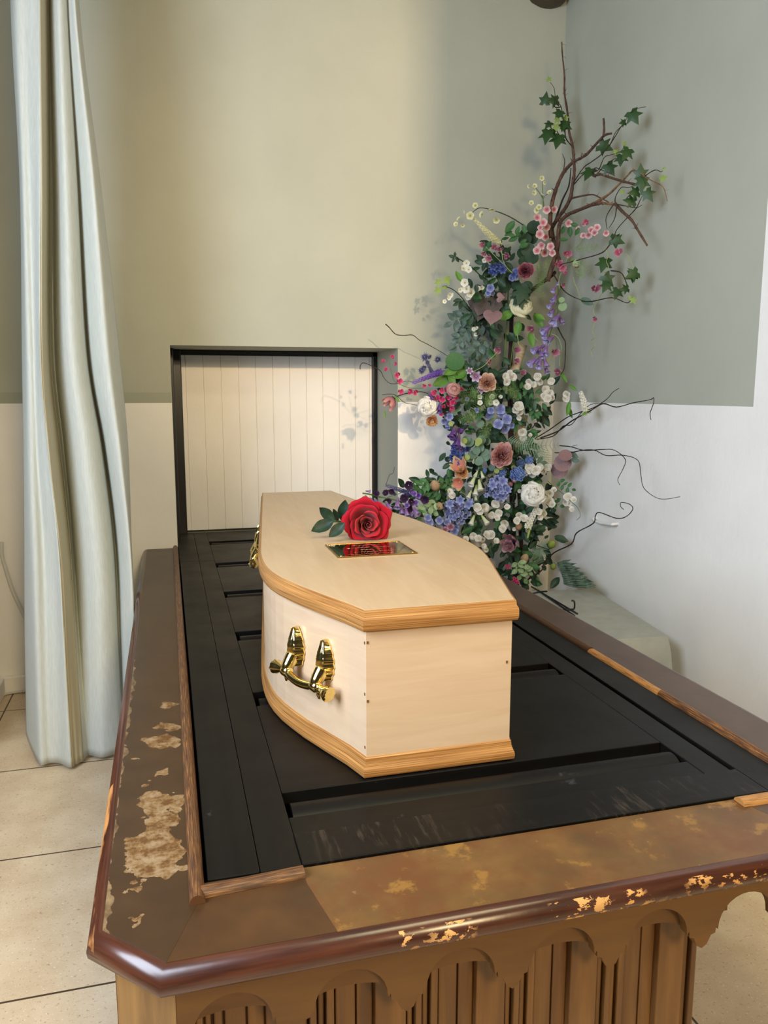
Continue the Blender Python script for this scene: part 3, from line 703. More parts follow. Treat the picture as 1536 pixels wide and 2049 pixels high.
def l_oval(w=.26, fold=.12, curl=.16, pt=.9):
    b = MB()
    def fn(u, v):
        x = (u-.5)*2; ww = w*math.sin(PI*v**pt)**.85 if 0 < v < 1 else .004
        return (x*ww, v, -fold*(1-abs(x))*ww/w-curl*v*v+.02*math.sin(v*14)*abs(x))
    b.grid(fn, 4, 8); return b
def l_heart():
    b = MB(); o = []
    for i in range(28):
        t = 2*PI*i/28; x = 16*math.sin(t)**3/34; y = (13*math.cos(t)-5*math.cos(2*t)-2*math.cos(3*t)-math.cos(4*t))/34
        o.append((x, .28-y))
    c = b.vert((0, .10, .07)); ids = [b.vert((x, y, -.14*x*x-.10*(y-.3)**2)) for x, y in o]
    for i in range(28): b.face((c, ids[i], ids[(i+1) % 28]))
    return b
def l_round():
    b = MB(); c = b.vert((0, .5, -.06)); k = 16; ids = [b.vert((.5*math.sin(2*PI*i/k), .5-.5*math.cos(2*PI*i/k), .03*math.cos(4*PI*i/k))) for i in range(k)]
    for i in range(k): b.face((c, ids[(i+1) % k], ids[i]))
    return b
KIND = dict(blossom=lambda: f_blossom(), floret=lambda: f_blossom(4, .33, .08, 0), star=lambda: f_blossom(6, .17, .12, 0), rose=f_rose, ball=f_ball, peony=f_peony, tulip=f_tulip, bell=f_bell,
            wbell=lambda: f_bell(.24, 5, .1), pea=f_sweetpea, spike=f_spike, thistle=f_thistle, bud=f_bud, hydr=f_hydr, cluster=lambda: f_cluster(3, 7, .42, lambda: f_blossom(5, .28, .12, .04), .42),
            ivy=l_ivy, oval=l_oval, narrow=lambda: l_oval(.16), heart=l_heart, round=l_round, ctr=lambda: f_centre(.075, .05), bctr=lambda: f_centre(.14, .1), freesia=lambda: f_tulip(5))
MC = {}
def kmesh(kind, mat, name):
    k = (kind, mat.name)
    if k not in MC: MC[k] = KIND[kind]().mesh(name, mat, True)
    return MC[k]
arr = thing('flower_arrangement', (1.84, 4.12, 0), 'tall mixed flower arrangement with bare branches and trailing ivy in the corner behind the coffin', 'flower arrangement')
FR = dict(a=(1000, 60, 3.84), b=(840, 380, 3.339), c=(700, 640, 2.954), d=(700, 880, 3.072), e=(1000, 720, 3.0125), h1=(860, 440, 7.68), h2=(860, 600, 7.68), h3=(1000, 560, 7.68), h4=(740, 680, 7.68),
          h5=(900, 740, 7.68), h6=(720, 920, 7.68), h7=(880, 900, 7.68), h8=(980, 960, 7.68), p=(0, 0, 1))
XLIM = 2.15
def at(fr, x, y, Y=4.0, xl=XLIM):
    ox, oy, s = FR[fr]; px, py = ox+x/s, oy+y/s; p = onY(px, py, min(Y+.17, 4.34))
    if p.x > xl: p = onX(px, py, xl)
    return p
def put(name, kind, mat, p, size, face=None, roll=None, centre=None, cmat=None, parent=arr, jit=.35, stretch=None):
    """place one flower or leaf; face = direction its +Z looks, size in metres"""
    o = bpy.data.objects.new(name, kmesh(kind, mat, name)); C.objects.link(o); o.parent = parent
    o.location = p-WL[parent.name]; WL[o.name] = p.copy()
    f = Vector(face) if face is not None else (EYEP-p).normalized()
    f = f.normalized()+Vector((RN.uniform(-jit, jit), RN.uniform(-jit, jit), RN.uniform(-jit, jit)))
    q = f.to_track_quat('Z', 'Y') @ Quaternion((0, 0, 1), RN.random()*6.28 if roll is None else roll)
    o.rotation_mode = 'QUATERNION'; o.rotation_quaternion = q; o.scale = (size,)*3 if not stretch else tuple(size*s for s in stretch)
    if centre:
        c = bpy.data.objects.new('flower_centre', kmesh(centre, cmat, 'flower_centre')); C.objects.link(c); c.parent = o; WL[c.name] = p.copy()
    return o
def flowers(name, kind, mat, fr, pts, size, Y=3.95, face=None, centre=None, cmat=None, jit=.35, dy=.04):
    s = FR[fr][2]; mt = FM[mat] if isinstance(mat, str) else mat
    for q in pts:
        x, y = q[0], q[1]; sz = (q[2] if len(q) > 2 else size)*(1.14 if kind in ('rose', 'floret') else 1)
        p = at(fr, x, y, Y+RN.uniform(-dy, dy))
        put(name, kind, mt, p, sz/s*mpp(p), face, None, centre, cmat, jit=jit)
def imgdir(dx, dy, dz=0): return (rt*dx-up*dy-fw*dz).normalized()    # image right, image down, towards viewer
def leaf_at(name, kind, mat, p, size, dx, dy, tilt=.3, jit=.15):
    """leaf growing from p in image direction (dx,dy), its face turned to the room"""
    yax = imgdir(dx, dy, .12)+Vector((RN.uniform(-jit, jit),)*3); yax.normalize()
    z = (EYEP-p).normalized()+up*tilt+Vector((RN.uniform(-.25, .25), 0, RN.uniform(-.25, .25))); z = (z-yax*z.dot(yax)).normalized(); x = yax.cross(z)
    o = bpy.data.objects.new(name, kmesh(kind, mat, name)); C.objects.link(o); o.parent = arr; WL[o.name] = p.copy()
    o.location = p-WL[arr.name]; o.rotation_mode = 'QUATERNION'; o.rotation_quaternion = Matrix((x, yax, z)).transposed().to_quaternion(); o.scale = (size,)*3
    return o
def leaves(name, kind, mat, fr, pts, size, Y=3.98, dy=.03, off=.5):
    """pts: (x, y, angle in degrees clockwise from image down[, size]); x,y is the leaf's middle"""
    s = FR[fr][2]
    for q in pts:
        a = math.radians(q[2]); sz = q[3] if len(q) > 3 else size; dx, dyy = -math.sin(a), math.cos(a)
        p = at(fr, q[0]-dx*sz*off, q[1]-dyy*sz*off, Y+RN.uniform(-dy, dy)); leaf_at(name, kind, mat, p, sz/s*mpp(p), dx, dyy)
def twig(name, mat, fr, pts, w0, w1, Y=4.0, Y1=None, sub=4, thorns=0, sides=6, xl=XLIM):
    s = FR[fr][2]; k = len(pts); Y1 = Y if Y1 is None else Y1
    P = [at(fr, x, y, Y+(Y1-Y)*i/(k-1), xl) for i, (x, y) in enumerate(pts)]; P = smooth_path(P, sub); m = len(P)
    R = [(w0+(w1-w0)*i/(m-1))/s/2*mpp(P[i])*RN.uniform(.88, 1.12) for i in range(m)]
    b = MB(); b.tube(P, R, sides)
    for t in range(thorns):
        i = RN.randrange(1, m-1); d = imgdir(RN.uniform(-1, 1), RN.uniform(-1, .3), RN.uniform(-.3, .6)); b.tube([P[i], P[i]+d*(R[i]*1.2+.008), P[i]+d*(R[i]+.02)], [R[i]*.35, R[i]*.2, .0005], 4)
    return obj(name, b, mat, arr, smooth=True, loc=P[0])
def spray(name, mats, fr, stem, n, ll, wr=.5, Y=4.02, alt=False, kind='oval', w=5):
    """a stem with paired leaves, one part: mats = [stem, leaf]"""
    s = FR[fr][2]; P = smooth_path([at(fr, x, y, Y) for x, y in stem], 6); m = len(P); b = MB(); sc = mpp(P[0])/s
    b.tube(P, [w*sc*.5*(1-.6*i/m) for i in range(m)], 5, 0)
    src = KIND[kind]() if kind != 'oval' else l_oval(wr*.5)
    for i in range(n+1):
        t = (.12+.88*i/n)*(m-1); j = min(int(t), m-2); p = P[j].lerp(P[j+1], t-j); tan = (P[j+1]-P[j]).normalized()
        vn = (EYEP-p).normalized(); sd = tan.cross(vn).normalized()
        for sg in ((-1, 1) if i < n else (0,)):
            yax = (tan*(.55 if sg else 1)+sd*sg*.85+vn*RN.uniform(-.25, .3)).normalized(); z = vn+up*.25+Vector((RN.uniform(-.3, .3), RN.uniform(-.3, .3), 0)); z = (z-yax*z.dot(yax)).normalized(); x = yax.cross(z)
            L = ll*sc*RN.uniform(.85, 1.12); i0 = len(b.v); Mx = Matrix((x, yax, z)).transposed()
            for v in src.v: b.vert(p+Mx @ (Vector(v)*L))
            for f, u in zip(src.f, src.uv): b.face([i0+q for q in f], 1, u)
    return obj(name, b, mats, arr, smooth=True, loc=P[0])
def frond(name, mat, fr, stem, width, n=22, Y=3.98, feather=False, side=0):
    s = FR[fr][2]; P = smooth_path([at(fr, x, y, Y) for x, y in stem], 8); m = len(P); b = MB(); sc = mpp(P[0])/s
    b.tube(P, [.0016*(1-.7*i/m) for i in range(m)], 4)
    for i in range(n):
        t = (.06+.94*i/n)*(m-1); j = min(int(t), m-2); p = P[j].lerp(P[j+1], t-j); tan = (P[j+1]-P[j]).normalized(); vn = (EYEP-p).normalized(); sd = tan.cross(vn).normalized()
        L = width*sc*math.sin(PI*(.12+.86*i/n))**.7
        for sg in ((-1, 1) if not side else (side,)):
            d = (sd*sg+tan*.45+vn*RN.uniform(-.2, .2)).normalized()
            if feather:
                for q in range(7):
                    f = (q+1)/7; p1 = p+d*L*f*.8; e = (d*.6+tan*RN.uniform(-1, 1)+vn*RN.uniform(-.8, .8)).normalized(); h = L*.30*(1.2-f); e2 = e.cross(vn).normalized()*.0007
                    i0 = len(b.v); [b.vert(x) for x in (p1-e2, p1+e2, p1+e*h)]; b.face((i0, i0+1, i0+2))
                e2 = d.cross(vn).normalized()*.0007; i0 = len(b.v); [b.vert(x) for x in (p-e2, p+e2, p+d*L)]; b.face((i0, i0+1, i0+2))
            else:
                k = 7; wd = L*.11; pr = d.cross(vn).normalized()
                for q in range(k):       # little pinnules along each pinna
                    f0 = q/k; f1 = (q+1)/k; c0 = p+d*L*f0; c1 = p+d*L*f1; ww = wd*(1-f0*.8)
                    i0 = len(b.v); [b.vert(x) for x in (c0, c1, c0.lerp(c1, .9)+pr*ww+d*ww*.3, c0.lerp(c1, .9)-pr*ww+d*ww*.3)]
                    b.face((i0, i0+2, i0+1)); b.face((i0, i0+1, i0+3))
    return obj(name, b, mat, arr, loc=P[0])
# ------------------------------------------------------------------ branches
twig('trunk', m_trunk, 'p', [(1040, 1288), (1036, 1235), (1030, 1130), (1024, 1000), (1022, 880), (1020, 760), (1022, 680), (1026, 620), (1052, 590), (1092, 560), (1110, 545)], 13, 7, 4.13, 4.10, sides=10)
twig('trunk', m_trunk, 'p', [(1052, 1235), (1046, 1150), (1040, 1040), (1036, 940)], 9, 7, 4.16)
_f = at('p', 1040, 1288, 4.13); _f.y = 4.24; b = MB(); b.lathe([(.16, .001), (.16, .03), (.14, .045), (.03, max(.05, _f.z+.02)), (0, max(.05, _f.z+.02))], 24, 0, Vector((_f.x, _f.y, 0))); obj('base', b, m_trunk, arr, autosmooth=40)
twig('birch_log', m_birch, 'p', [(1029, 745), (1036, 722), (1045, 690)], 20, 17, 4.06, sides=12, sub=2)
twig('birch_log', m_birch, 'p', [(1031, 910), (1040, 860), (1046, 830)], 21, 19, 4.13, sides=12, sub=2)
TH = 26
twig('branch', m_branch, 'a', [(475, 1830), (400, 1560), (430, 1470), (500, 1370), (540, 1290), (555, 1200), (570, 1100), (568, 1000), (555, 880), (532, 790), (524, 690), (512, 590), (495, 480), (495, 350), (480, 200), (474, 90)], 34, 9, 4.06, 4.0, thorns=16)
twig('branch', m_branch, 'a', [(390, 1600), (385, 1450), (400, 1330), (435, 1210), (485, 1100), (550, 1025), (590, 1000), (660, 960), (735, 880), (800, 812), (855, 795)], 34, 16, 4.02, 3.9, thorns=14)
twig('branch', m_branch, 'a', [(795, 815), (800, 750), (795, 680)], 19, 15, 3.91, sides=8)
twig('branch', m_branch, 'a', [(482, 1110), (497, 1010), (478, 950)], 12, 3, 4.0)
twig('branch', m_branch, 'a', [(365, 1930), (405, 1800), (440, 1690), (448, 1570), (462, 1480), (520, 1420), (620, 1378), (700, 1345), (770, 1330)], 36, 26, 4.02, 3.9, thorns=14)
twig('branch', m_branch_l, 'a', [(760, 1325), (820, 1334), (890, 1340)], 22, 20, 3.9, 3.85, thorns=4)
twig('branch', m_branch, 'a', [(885, 1335), (940, 1395), (1010, 1460), (1060, 1540), (1130, 1655)], 24, 15, 3.85, 3.8, thorns=4)
twig('branch', m_branch_l, 'a', [(700, 1342), (780, 1300), (850, 1250), (920, 1180), (980, 1118), (1022, 1078), (1080, 1100), (1140, 1145), (1240, 1195), (1270, 1250), (1285, 1315)], 22, 4, 3.9, 3.75, thorns=8)
twig('branch', m_branch, 'a', [(555, 1292), (630, 1275), (712, 1265), (770, 1290), (832, 1322)], 15, 10, 4.02, 3.92, thorns=4)
twig('branch', m_wood_vine, 'a', [(390, 1560), (430, 1450), (478, 1310), (528, 1200), (545, 1060)], 20, 8, 4.03)
twig('branch', m_branch, 'a', [(720, 1122), (770, 1110), (830, 1128), (900, 1150), (1000, 1178), (1062, 1192)], 20, 20, 3.92, 3.86, thorns=4)
VN = [[(570, 1185), (640, 1110), (720, 1090), (760, 1070), (800, 980), (850, 960), (930, 930), (960, 880)], [(560, 1180), (640, 1060), (700, 1015), (780, 955), (850, 870), (885, 790), (940, 730), (1000, 640), (1050, 605), (1120, 590)],
      [(840, 890), (890, 810), (930, 745), (985, 715)], [(720, 1120), (730, 1060), (790, 1080), (840, 1100)], [(740, 1110), (800, 1050), (880, 990), (920, 1000)],
      [(890, 1345), (885, 1290), (930, 1212), (990, 1210), (1050, 1190)], [(900, 1340), (980, 1355), (1048, 1365), (1090, 1345)], [(1050, 1365), (1015, 1405), (980, 1440), (900, 1530), (870, 1600), (830, 1670), (770, 1720), (620, 1760)],
      [(865, 1350), (815, 1440), (822, 1530)], [(895, 1365), (880, 1450), (838, 1520)], [(1010, 1290), (960, 1310), (1045, 1215), (1075, 1160)], [(1050, 1365), (1080, 1300), (1100, 1270)],
      [(550, 890), (505, 830), (498, 740), (480, 660), (468, 585), (430, 545), (416, 450), (385, 402)], [(500, 850), (450, 800), (410, 720), (360, 720)], [(470, 590), (420, 590), (422, 500)], [(1110, 1125), (1160, 1090), (1200, 1075), (1240, 1090), (1258, 1060)]]
for v in VN: twig('vine', m_wood_vine, 'a', v, 9, 4, 3.96, 3.86)
for v in ([(890, 560), (950, 660), (1005, 705), (1080, 738)], [(1080, 742), (1150, 745), (1280, 720), (1380, 755), (1410, 730)], [(1275, 540), (1350, 560), (1395, 680)], [(920, 920), (950, 980), (972, 1030), (965, 1180), (940, 1235)], [(1270, 360), (1215, 420), (1080, 462), (930, 500)]):
    twig('vine', m_wood_vine, 'b', v, 9, 5, 3.98, 3.92)
for v, w in (([(210, 25), (232, 45), (270, 85), (320, 92), (370, 90), (410, 120), (450, 140), (530, 185), (582, 218)], 6), ([(60, 292), (62, 268), (85, 255), (160, 288), (185, 310), (200, 342), (230, 372), (270, 378), (335, 362), (380, 372)], 5),
             ([(190, 443), (225, 438), (262, 442), (290, 462), (320, 488), (360, 498), (400, 505)], 4), ([(278, 452), (320, 438), (370, 430), (440, 428), (520, 470)], 7), ([(210, 985), (232, 920), (255, 905), (262, 870)], 3)):
    twig('twig', m_wood_vine, 'c', v, w, max(2.5, w*.5), 3.98, 4.06)
for v, w in (([(210, 475), (300, 420), (400, 350), (470, 320), (560, 290), (640, 240), (680, 195), (717, 172)], 8), ([(240, 472), (350, 430), (430, 370), (540, 310), (620, 265), (700, 285), (800, 260), (905, 240), (925, 228), (925, 262), (905, 320), (910, 362)], 9), ([(215, 480), (320, 460), (380, 400), (430, 390), (480, 330), (545, 270), (640, 262)], 7),
             ([(330, 560), (420, 560), (500, 545), (570, 545), (640, 577), (740, 575), (830, 605), (848, 690), (865, 770), (930, 825), (990, 840), (1085, 825)], 7), ([(360, 517), (430, 525), (510, 546), (620, 540), (690, 545), (755, 600), (740, 660), (710, 720), (722, 755)], 7), ([(430, 525), (445, 518), (465, 512)], 3),
             ([(160, 1330), (250, 1270), (270, 1220), (330, 1160), (430, 1110), (460, 1045), (540, 1000), (570, 975), (575, 940), (600, 920), (700, 955), (760, 945), (800, 900), (780, 870), (730, 860), (728, 885), (745, 902)], 9), ([(190, 415), (240, 360), (300, 300), (300, 270)], 6), ([(220, 1118), (300, 1145)], 6), ([(110, 1300), (150, 1340), (190, 1300), (160, 1335), (175, 1380)], 6)):
    twig('twig', m_wood_vine, 'e', v, w, max(2.5, w*.45), 4.0, 3.96)
for v in ([(1240, 395), (1255, 440), (1245, 480), (1258, 520), (1230, 570)], [(1375, 425), (1400, 460), (1420, 510), (1432, 560)], [(1150, 880), (1160, 905), (1152, 950), (1168, 985), (1140, 1010), (1168, 1040), (1140, 1075), (1152, 1115)], [(1022, 580), (1035, 630), (1050, 660), (1062, 700), (1080, 735)],
          [(1215, 690), (1180, 750), (1160, 800), (1165, 840)], [(880, 965), (920, 985), (945, 1050), (935, 1110), (932, 1180)], [(760, 960), (765, 985), (790, 1010)], [(900, 1090), (860, 1140), (845, 1180)], [(1090, 320), (1060, 370), (1000, 410)], [(990, 440), (960, 520), (930, 590), (930, 660)], [(520, 1080), (470, 1130), (420, 1180), (340, 1220)], [(650, 960), (660, 1030), (690, 1060)], [(1200, 60), (1160, 90), (1140, 120)], [(560, 500), (500, 440), (440, 380)], [(620, 560), (560, 490), (545, 400)]):
    twig('tendril', m_tendril, 'b', v, 6, 4, 3.93, 3.9)
for v in ([(590, 640), (580, 900), (560, 1180)], [(640, 900), (620, 1050), (600, 1190)]): twig('stem', m_stem, 'b', v, 10, 8, 4.04)
twig('stem', m_dark, 'b', [(690, 235), (600, 180), (500, 140), (400, 120), (340, 160)], 8, 4, 4.0)
twig('stem', m_dark, 'b', [(240, 450), (330, 505), (400, 570), (470, 650)], 8, 7, 4.0, 4.05)
twig('stem', m_dark, 'b', [(150, 645), (210, 660), (280, 720), (345, 815)], 6, 7, 4.0, 4.05)
twig('stem', m_dark, 'b', [(245, 735), (330, 810)], 6, 6, 4.0, 4.05)
twig('stem', m_stem, 'h4', [(305, 350), (315, 430), (340, 540), (370, 630), (470, 690), (620, 740), (820, 740)], 7, 9, 3.98)
twig('stem', m_stem, 'h6', [(40, 515), (150, 530), (300, 570), (460, 600), (700, 660), (960, 740), (1100, 800)], 26, 16, 3.92)
twig('stem', m_stem, 'h6', [(420, 580), (600, 520), (760, 460), (850, 400)], 10, 8, 3.95)
twig('stem', m_stem, 'h6', [(1080, 320), (1180, 318), (1300, 330), (1536, 510), (1800, 720)], 12, 14, 3.95)
twig('stem', m_stem, 'h8', [(880, 10), (1000, 120), (1150, 240), (1250, 340), (1340, 420), (1390, 550), (1330, 620)], 13, 7, 3.9)
twig('stem', m_stem, 'h5', [(1120, 670), (1180, 780), (1230, 900)], 14, 10, 3.95)
twig('stem', m_stem, 'h3', [(920, 60), (905, 200), (880, 400), (870, 500), (790, 760), (740, 960), (690, 1200)], 22, 14, 3.93)
# ------------------------------------------------------------------ leaves
leaves('ivy_leaf', 'ivy', m_ivy, 'a', [(350, 520, 190), (400, 547, 80), (445, 660, 30), (365, 735, 40, 70), (485, 745, 20), (520, 745, 300, 85), (355, 825, 15, 125), (440, 865, 15, 125), (1035, 680, 330, 125), (935, 712, 80, 60), (815, 910, 300, 120), (965, 960, 30, 110), (925, 1005, 10, 100), (850, 1080, 330, 115), (670, 1115, 30, 120),
    (1080, 1080, 180, 110), (1085, 1195, 10, 120), (1020, 1250, 80, 95), (1145, 1280, 330, 105), (990, 1318, 90, 100), (905, 1622, 290, 105), (790, 1812, 20, 120), (1010, 1888, 60, 110), (400, 790, 30, 60)], 95, 3.93)
leaves('young_ivy_leaf', 'ivy', m_ivy_pale, 'a', [(370, 370, 160, 42), (430, 755, 0, 62), (432, 700, 40, 50), (507, 690, 330, 55), (890, 945, 0, 50), (978, 912, 330, 40), (1245, 1148, 30, 62), (1258, 1060, 180, 30), (948, 868, 100, 35), (935, 1250, 20, 40)], 50, 3.9)
leaves('ivy_leaf', 'ivy', m_ivy, 'b', [(1330, 345, 290), (1220, 510, 20, 100), (1405, 582, 60, 85), (1255, 615, 330, 100), (1235, 655, 30, 85), (1310, 700, 20, 85), (1360, 662, 80, 65)], 85, 3.93)
leaves('ivy_leaf', 'ivy', m_dark, 'h1', [(1390, 1190, 20, 300), (1320, 1240, 40, 200), (1400, 1290, 350, 200)], 200, 3.86)
leaves('young_ivy_leaf', 'ivy', m_ivy_pale, 'b', [(1430, 745, 330, 50), (1400, 715, 150, 30), (120, 625, 10, 50), (115, 682, 20, 55), (185, 612, 340, 60), (160, 650, 90, 35)], 45, 3.95)
leaves('round_leaf', 'oval', m_rosel, 'b', [(650, 270, 200, 60), (610, 300, 100, 50), (625, 330, 60, 70), (698, 260, 170, 65), (600, 245, 40, 100), (590, 290, 60, 60), (690, 345, 60, 55), (690, 370, 70, 70), (660, 300, 60, 60), (680, 285, 20, 50), (1000, 280, 0, 70), (1050, 280, 30, 60), (955, 270, 20, 60), (960, 330, 90, 60), (1030, 235, 100, 55)], 60, 3.98)
leaves('round_leaf', 'round', m_dark, 'b', [(760, 252, 20, 100), (745, 320, 60, 95), (700, 330, 30, 90), (720, 400, 300, 95), (690, 430, 40, 95), (745, 455, 10, 95), (700, 480, 330, 80), (640, 640, 20, 70), (690, 660, 330, 75), (655, 690, 10, 80), (700, 700, 30, 75), (720, 640, 300, 70), (560, 560, 60, 110), (560, 640, 90, 90), (600, 620, 120, 70)], 80, 4.02)
leaves('rose_leaf', 'oval', m_dark, 'b', [(210, 448, 100, 45), (233, 430, 180, 38), (245, 465, 340, 45), (222, 468, 30, 35), (440, 612, 340, 65), (330, 625, 350, 70), (425, 515, 20, 60), (450, 505, 340, 50), (250, 740, 80, 60), (272, 770, 20, 65), (295, 760, 330, 55), (240, 765, 60, 45), (335, 868, 10, 90), (380, 660, 350, 60)], 55, 3.98)
leaves('bright_leaf', 'oval', m_bright, 'b', [(575, 838, 60, 110), (650, 925, 15, 105), (740, 1000, 350, 100), (790, 870, 330, 110), (800, 850, 300, 80), (600, 800, 40, 60), (265, 575, 160, 80)], 90, 3.95)
leaves('light_round_leaf', 'round', m_sage_l, 'b', [(1043, 490, 20, 50), (950, 780, 230, 60), (945, 735, 250, 40), (860, 985, 0, 40)], 45, 3.92)
leaves('vine_leaf', 'oval', m_euc, 'b', [(1115, 742, 290, 95)], 80, 3.95)
leaves('begonia_leaf', 'heart', m_mauve, 'b', [(430, 760, 20, 250)], 240, 4.0, off=.2)
leaves('begonia_leaf', 'heart', m_slate, 'b', [(480, 945, 60, 200)], 180, 4.03, off=.2)
leaves('begonia_leaf', 'heart', m_mauve, 'b', [(530, 690, 330, 120), (400, 800, 20, 90)], 120, 4.01, off=.2)
leaves('pink_begonia_leaf', 'heart', m_pinkleaf, 'b', [(485, 838, 10, 138), (530, 720, 280, 70)], 120, 3.93, off=.2)
leaves('pink_begonia_leaf', 'round', m_pinkleaf, 'c', [(1255, 845, 20, 105), (1230, 890, 340, 100), (1270, 800, 60, 80)], 110, 4.06)
leaves('grey_leaf', 'oval', m_grey, 'c', [(1320, 800, 300, 70), (1330, 830, 280, 60)], 65, 4.08)
for st in ([(350, 790), (300, 840), (215, 885)], [(390, 870), (320, 930), (240, 1010)], [(420, 880), (330, 960), (245, 1045)], [(450, 980), (380, 1060), (310, 1140)], [(440, 1020), (420, 1100), (400, 1180)]):
    spray('pinnate_spray', [m_stem, m_grey], 'b', st, 4, 74, .6, 4.06)
leaves('hosta_leaf', 'oval', m_bright, 'c', [(660, 300, 340, 120), (600, 300, 60, 100), (545, 365, 60, 120), (600, 350, 330, 80), (680, 290, 190, 90), (640, 320, 80, 110)], 100, 3.98)
leaves('hosta_leaf', 'round', m_rosel, 'c', [(620, 248, 20, 115)], 100, 3.96)
leaves('eucalyptus_leaf', 'round', m_euc, 'h5', [(460, 830, 20, 130), (450, 1200, 0, 150), (480, 1080, 40, 150), (300, 1120, 60, 150), (250, 1080, 330, 130), (340, 1310, 20, 140), (530, 1340, 330, 150), (400, 1240, 60, 130), (440, 1400, 10, 150), (530, 1270, 20, 120), (290, 1360, 40, 130), (120, 590, 30, 110), (60, 660, 10, 100), (640, 1500, 10, 110), (700, 1530, 40, 100), (120, 1300, 30, 120), (560, 1100, 10, 120)], 140, 3.97)
leaves('eucalyptus_tip', 'round', m_eucy, 'h5', [(440, 1100, 20, 115), (265, 1345, 40, 85), (445, 1385, 10, 95), (780, 1495, 20, 95), (220, 1090, 20, 90), (970, 1500, 0, 70), (10, 830, 10, 70), (420, 1135, 10, 80), (715, 1555, 20, 80)], 90, 3.93)
leaves('rose_leaf', 'oval', m_rosel, 'h5', [(985, 215, 330, 150), (1095, 235, 190, 120), (940, 300, 80, 120), (1020, 330, 20, 130), (1060, 400, 340, 130), (1180, 430, 300, 130), (1150, 350, 20, 120), (1250, 420, 10, 140), (1300, 560, 330, 140), (1310, 690, 340, 140), (1250, 660, 30, 130), (1340, 700, 320, 120), (1240, 280, 20, 120), (1430, 130, 60, 130), (1500, 100, 20, 120),
    (1340, 460, 90, 110), (990, 790, 60, 110), (1075, 810, 340, 110), (1010, 900, 20, 140), (1290, 940, 280, 120), (1200, 1010, 60, 110), (1250, 1090, 350, 120), (1320, 1000, 320, 100), (1240, 560, 20, 120), (1190, 540, 40, 120), (1380, 670, 300, 110), (1460, 560, 320, 130), (1160, 300, 120, 110), (1350, 330, 60, 110), (1270, 730, 10, 110)], 130, 3.97)
leaves('dark_leaf', 'oval', m_dark, 'h5', [(700, 1070, 280, 280), (640, 1010, 300, 200), (90, 160, 40, 200), (280, 270, 90, 160), (600, 60, 300, 230), (740, 130, 330, 240), (1080, 1230, 80, 160), (1060, 1290, 60, 150), (1180, 1210, 300, 150), (60, 730, 60, 140), (900, 620, 20, 130)], 180, 4.03)
leaves('grass_leaf', 'narrow', m_bright, 'c', [(1290, 525, 10, 90), (1300, 545, 340, 80), (1260, 340, 330, 80), (1385, 552, 60, 50), (205, 560, 0, 40), (275, 470, 330, 50), (1320, 400, 300, 60)], 70, 3.95)
frond('fern_frond', m_fern, 'c', [(930, 700), (1000, 735), (1090, 745), (1240, 738)], 66, 19, 3.9)
frond('fern_frond', m_fern, 'c', [(1080, 745), (1110, 770), (1140, 820), (1150, 870)], 55, 18, 3.92)
for st in ([(800, 470), (810, 600), (820, 740)], [(780, 500), (790, 600), (770, 700)], [(860, 450), (830, 560), (790, 660)], [(1040, 400), (1110, 385), (1190, 380)], [(1000, 470), (1090, 500), (1170, 590)], [(1010, 460), (1060, 540), (1090, 590)]):
    frond('asparagus_fern', m_asp, 'b', st, 45, 20, 4.0, True)
for st in ([(900, 410), (760, 420), (640, 435)], [(870, 440), (760, 520), (640, 600)], [(840, 420), (740, 460), (650, 480)], [(850, 420), (830, 470), (800, 500)], [(860, 560), (800, 640), (790, 700)], [(780, 520), (720, 560), (700, 610)], [(900, 400), (960, 420), (1000, 470)]):
    frond('asparagus_fern', m_asp, 'c', st, 48, 22, 3.95, True)
m_fan = leafmat('fern_fan_green', (126, 150, 126), (150, 172, 148))
b = MB(); src = l_oval(.05, .03, .06)
for i in range(24):                                   # fern fan leaning out over the bench
    t = (i % 12)/11; p0 = at('e', 382-40*t**1.5, 1350-120*t, 3.92); p1 = at('e', 548-118*t+RN.uniform(-14, 10), 1362-140*t+RN.uniform(-12, 12)-(8 if i > 11 else 0), 3.9-.03*(i > 11), 2.12)
    yv = p1-p0; L = yv.length; yv.normalize(); z = (EYEP-p0).normalized()-rt*.8+up*RN.uniform(-.2, .5); z = (z-yv*z.dot(yv)).normalized(); xv = yv.cross(z); i0 = len(b.v); Mx = Matrix((xv*.8, yv, z)).transposed()
    for v in src.v: b.vert(p0+Mx @ (Vector(v)*L))
    for f, u in zip(src.f, src.uv): b.face([i0+q for q in f], 0, u)
b.tube(smooth_path([at('e', 384, 1352, 3.92), at('e', 378, 1310, 3.92), at('e', 342, 1230, 3.92), at('e', 320, 1215, 3.92)], 4), .003, 5)
obj('fern_frond', b, m_fan, arr, smooth=True, loc=at('e', 384, 1352, 3.92))
frond('fern_frond', m_fern, 'e', [(230, 1190), (260, 1130), (300, 1100)], 50, 16, 4.0); frond('fern_frond', m_fern, 'e', [(190, 1230), (230, 1180), (240, 1130)], 55, 16, 4.0)
leaves('dark_leaf', 'oval', m_dark, 'e', [(330, 1345, 40, 90), (370, 1072, 280, 90), (200, 1010, 250, 80), (150, 1370, 350, 70)], 80, 3.95)
spray('rose_spray', [m_stem, m_rosel], 'h6', [(1060, 330), (960, 400), (880, 480)], 3, 145, .55, 3.93)
spray('rose_spray', [m_stem, m_rosel], 'h6', [(1180, 640), (1130, 560), (1060, 480)], 3, 150, .55, 3.95)
spray('rose_spray', [m_stem, m_rosel], 'h6', [(1420, 420), (1320, 370), (1210, 350)], 3, 120, .6, 3.95)
spray('sage_spray', [m_stem, m_sage_l], 'h6', [(1180, 640), (1060, 730), (920, 800)], 3, 130, .6, 3.9)
spray('sage_spray', [m_stem, m_sage_l], 'h6', [(960, 680), (1050, 760), (1120, 800)], 2, 140, .7, 3.9)
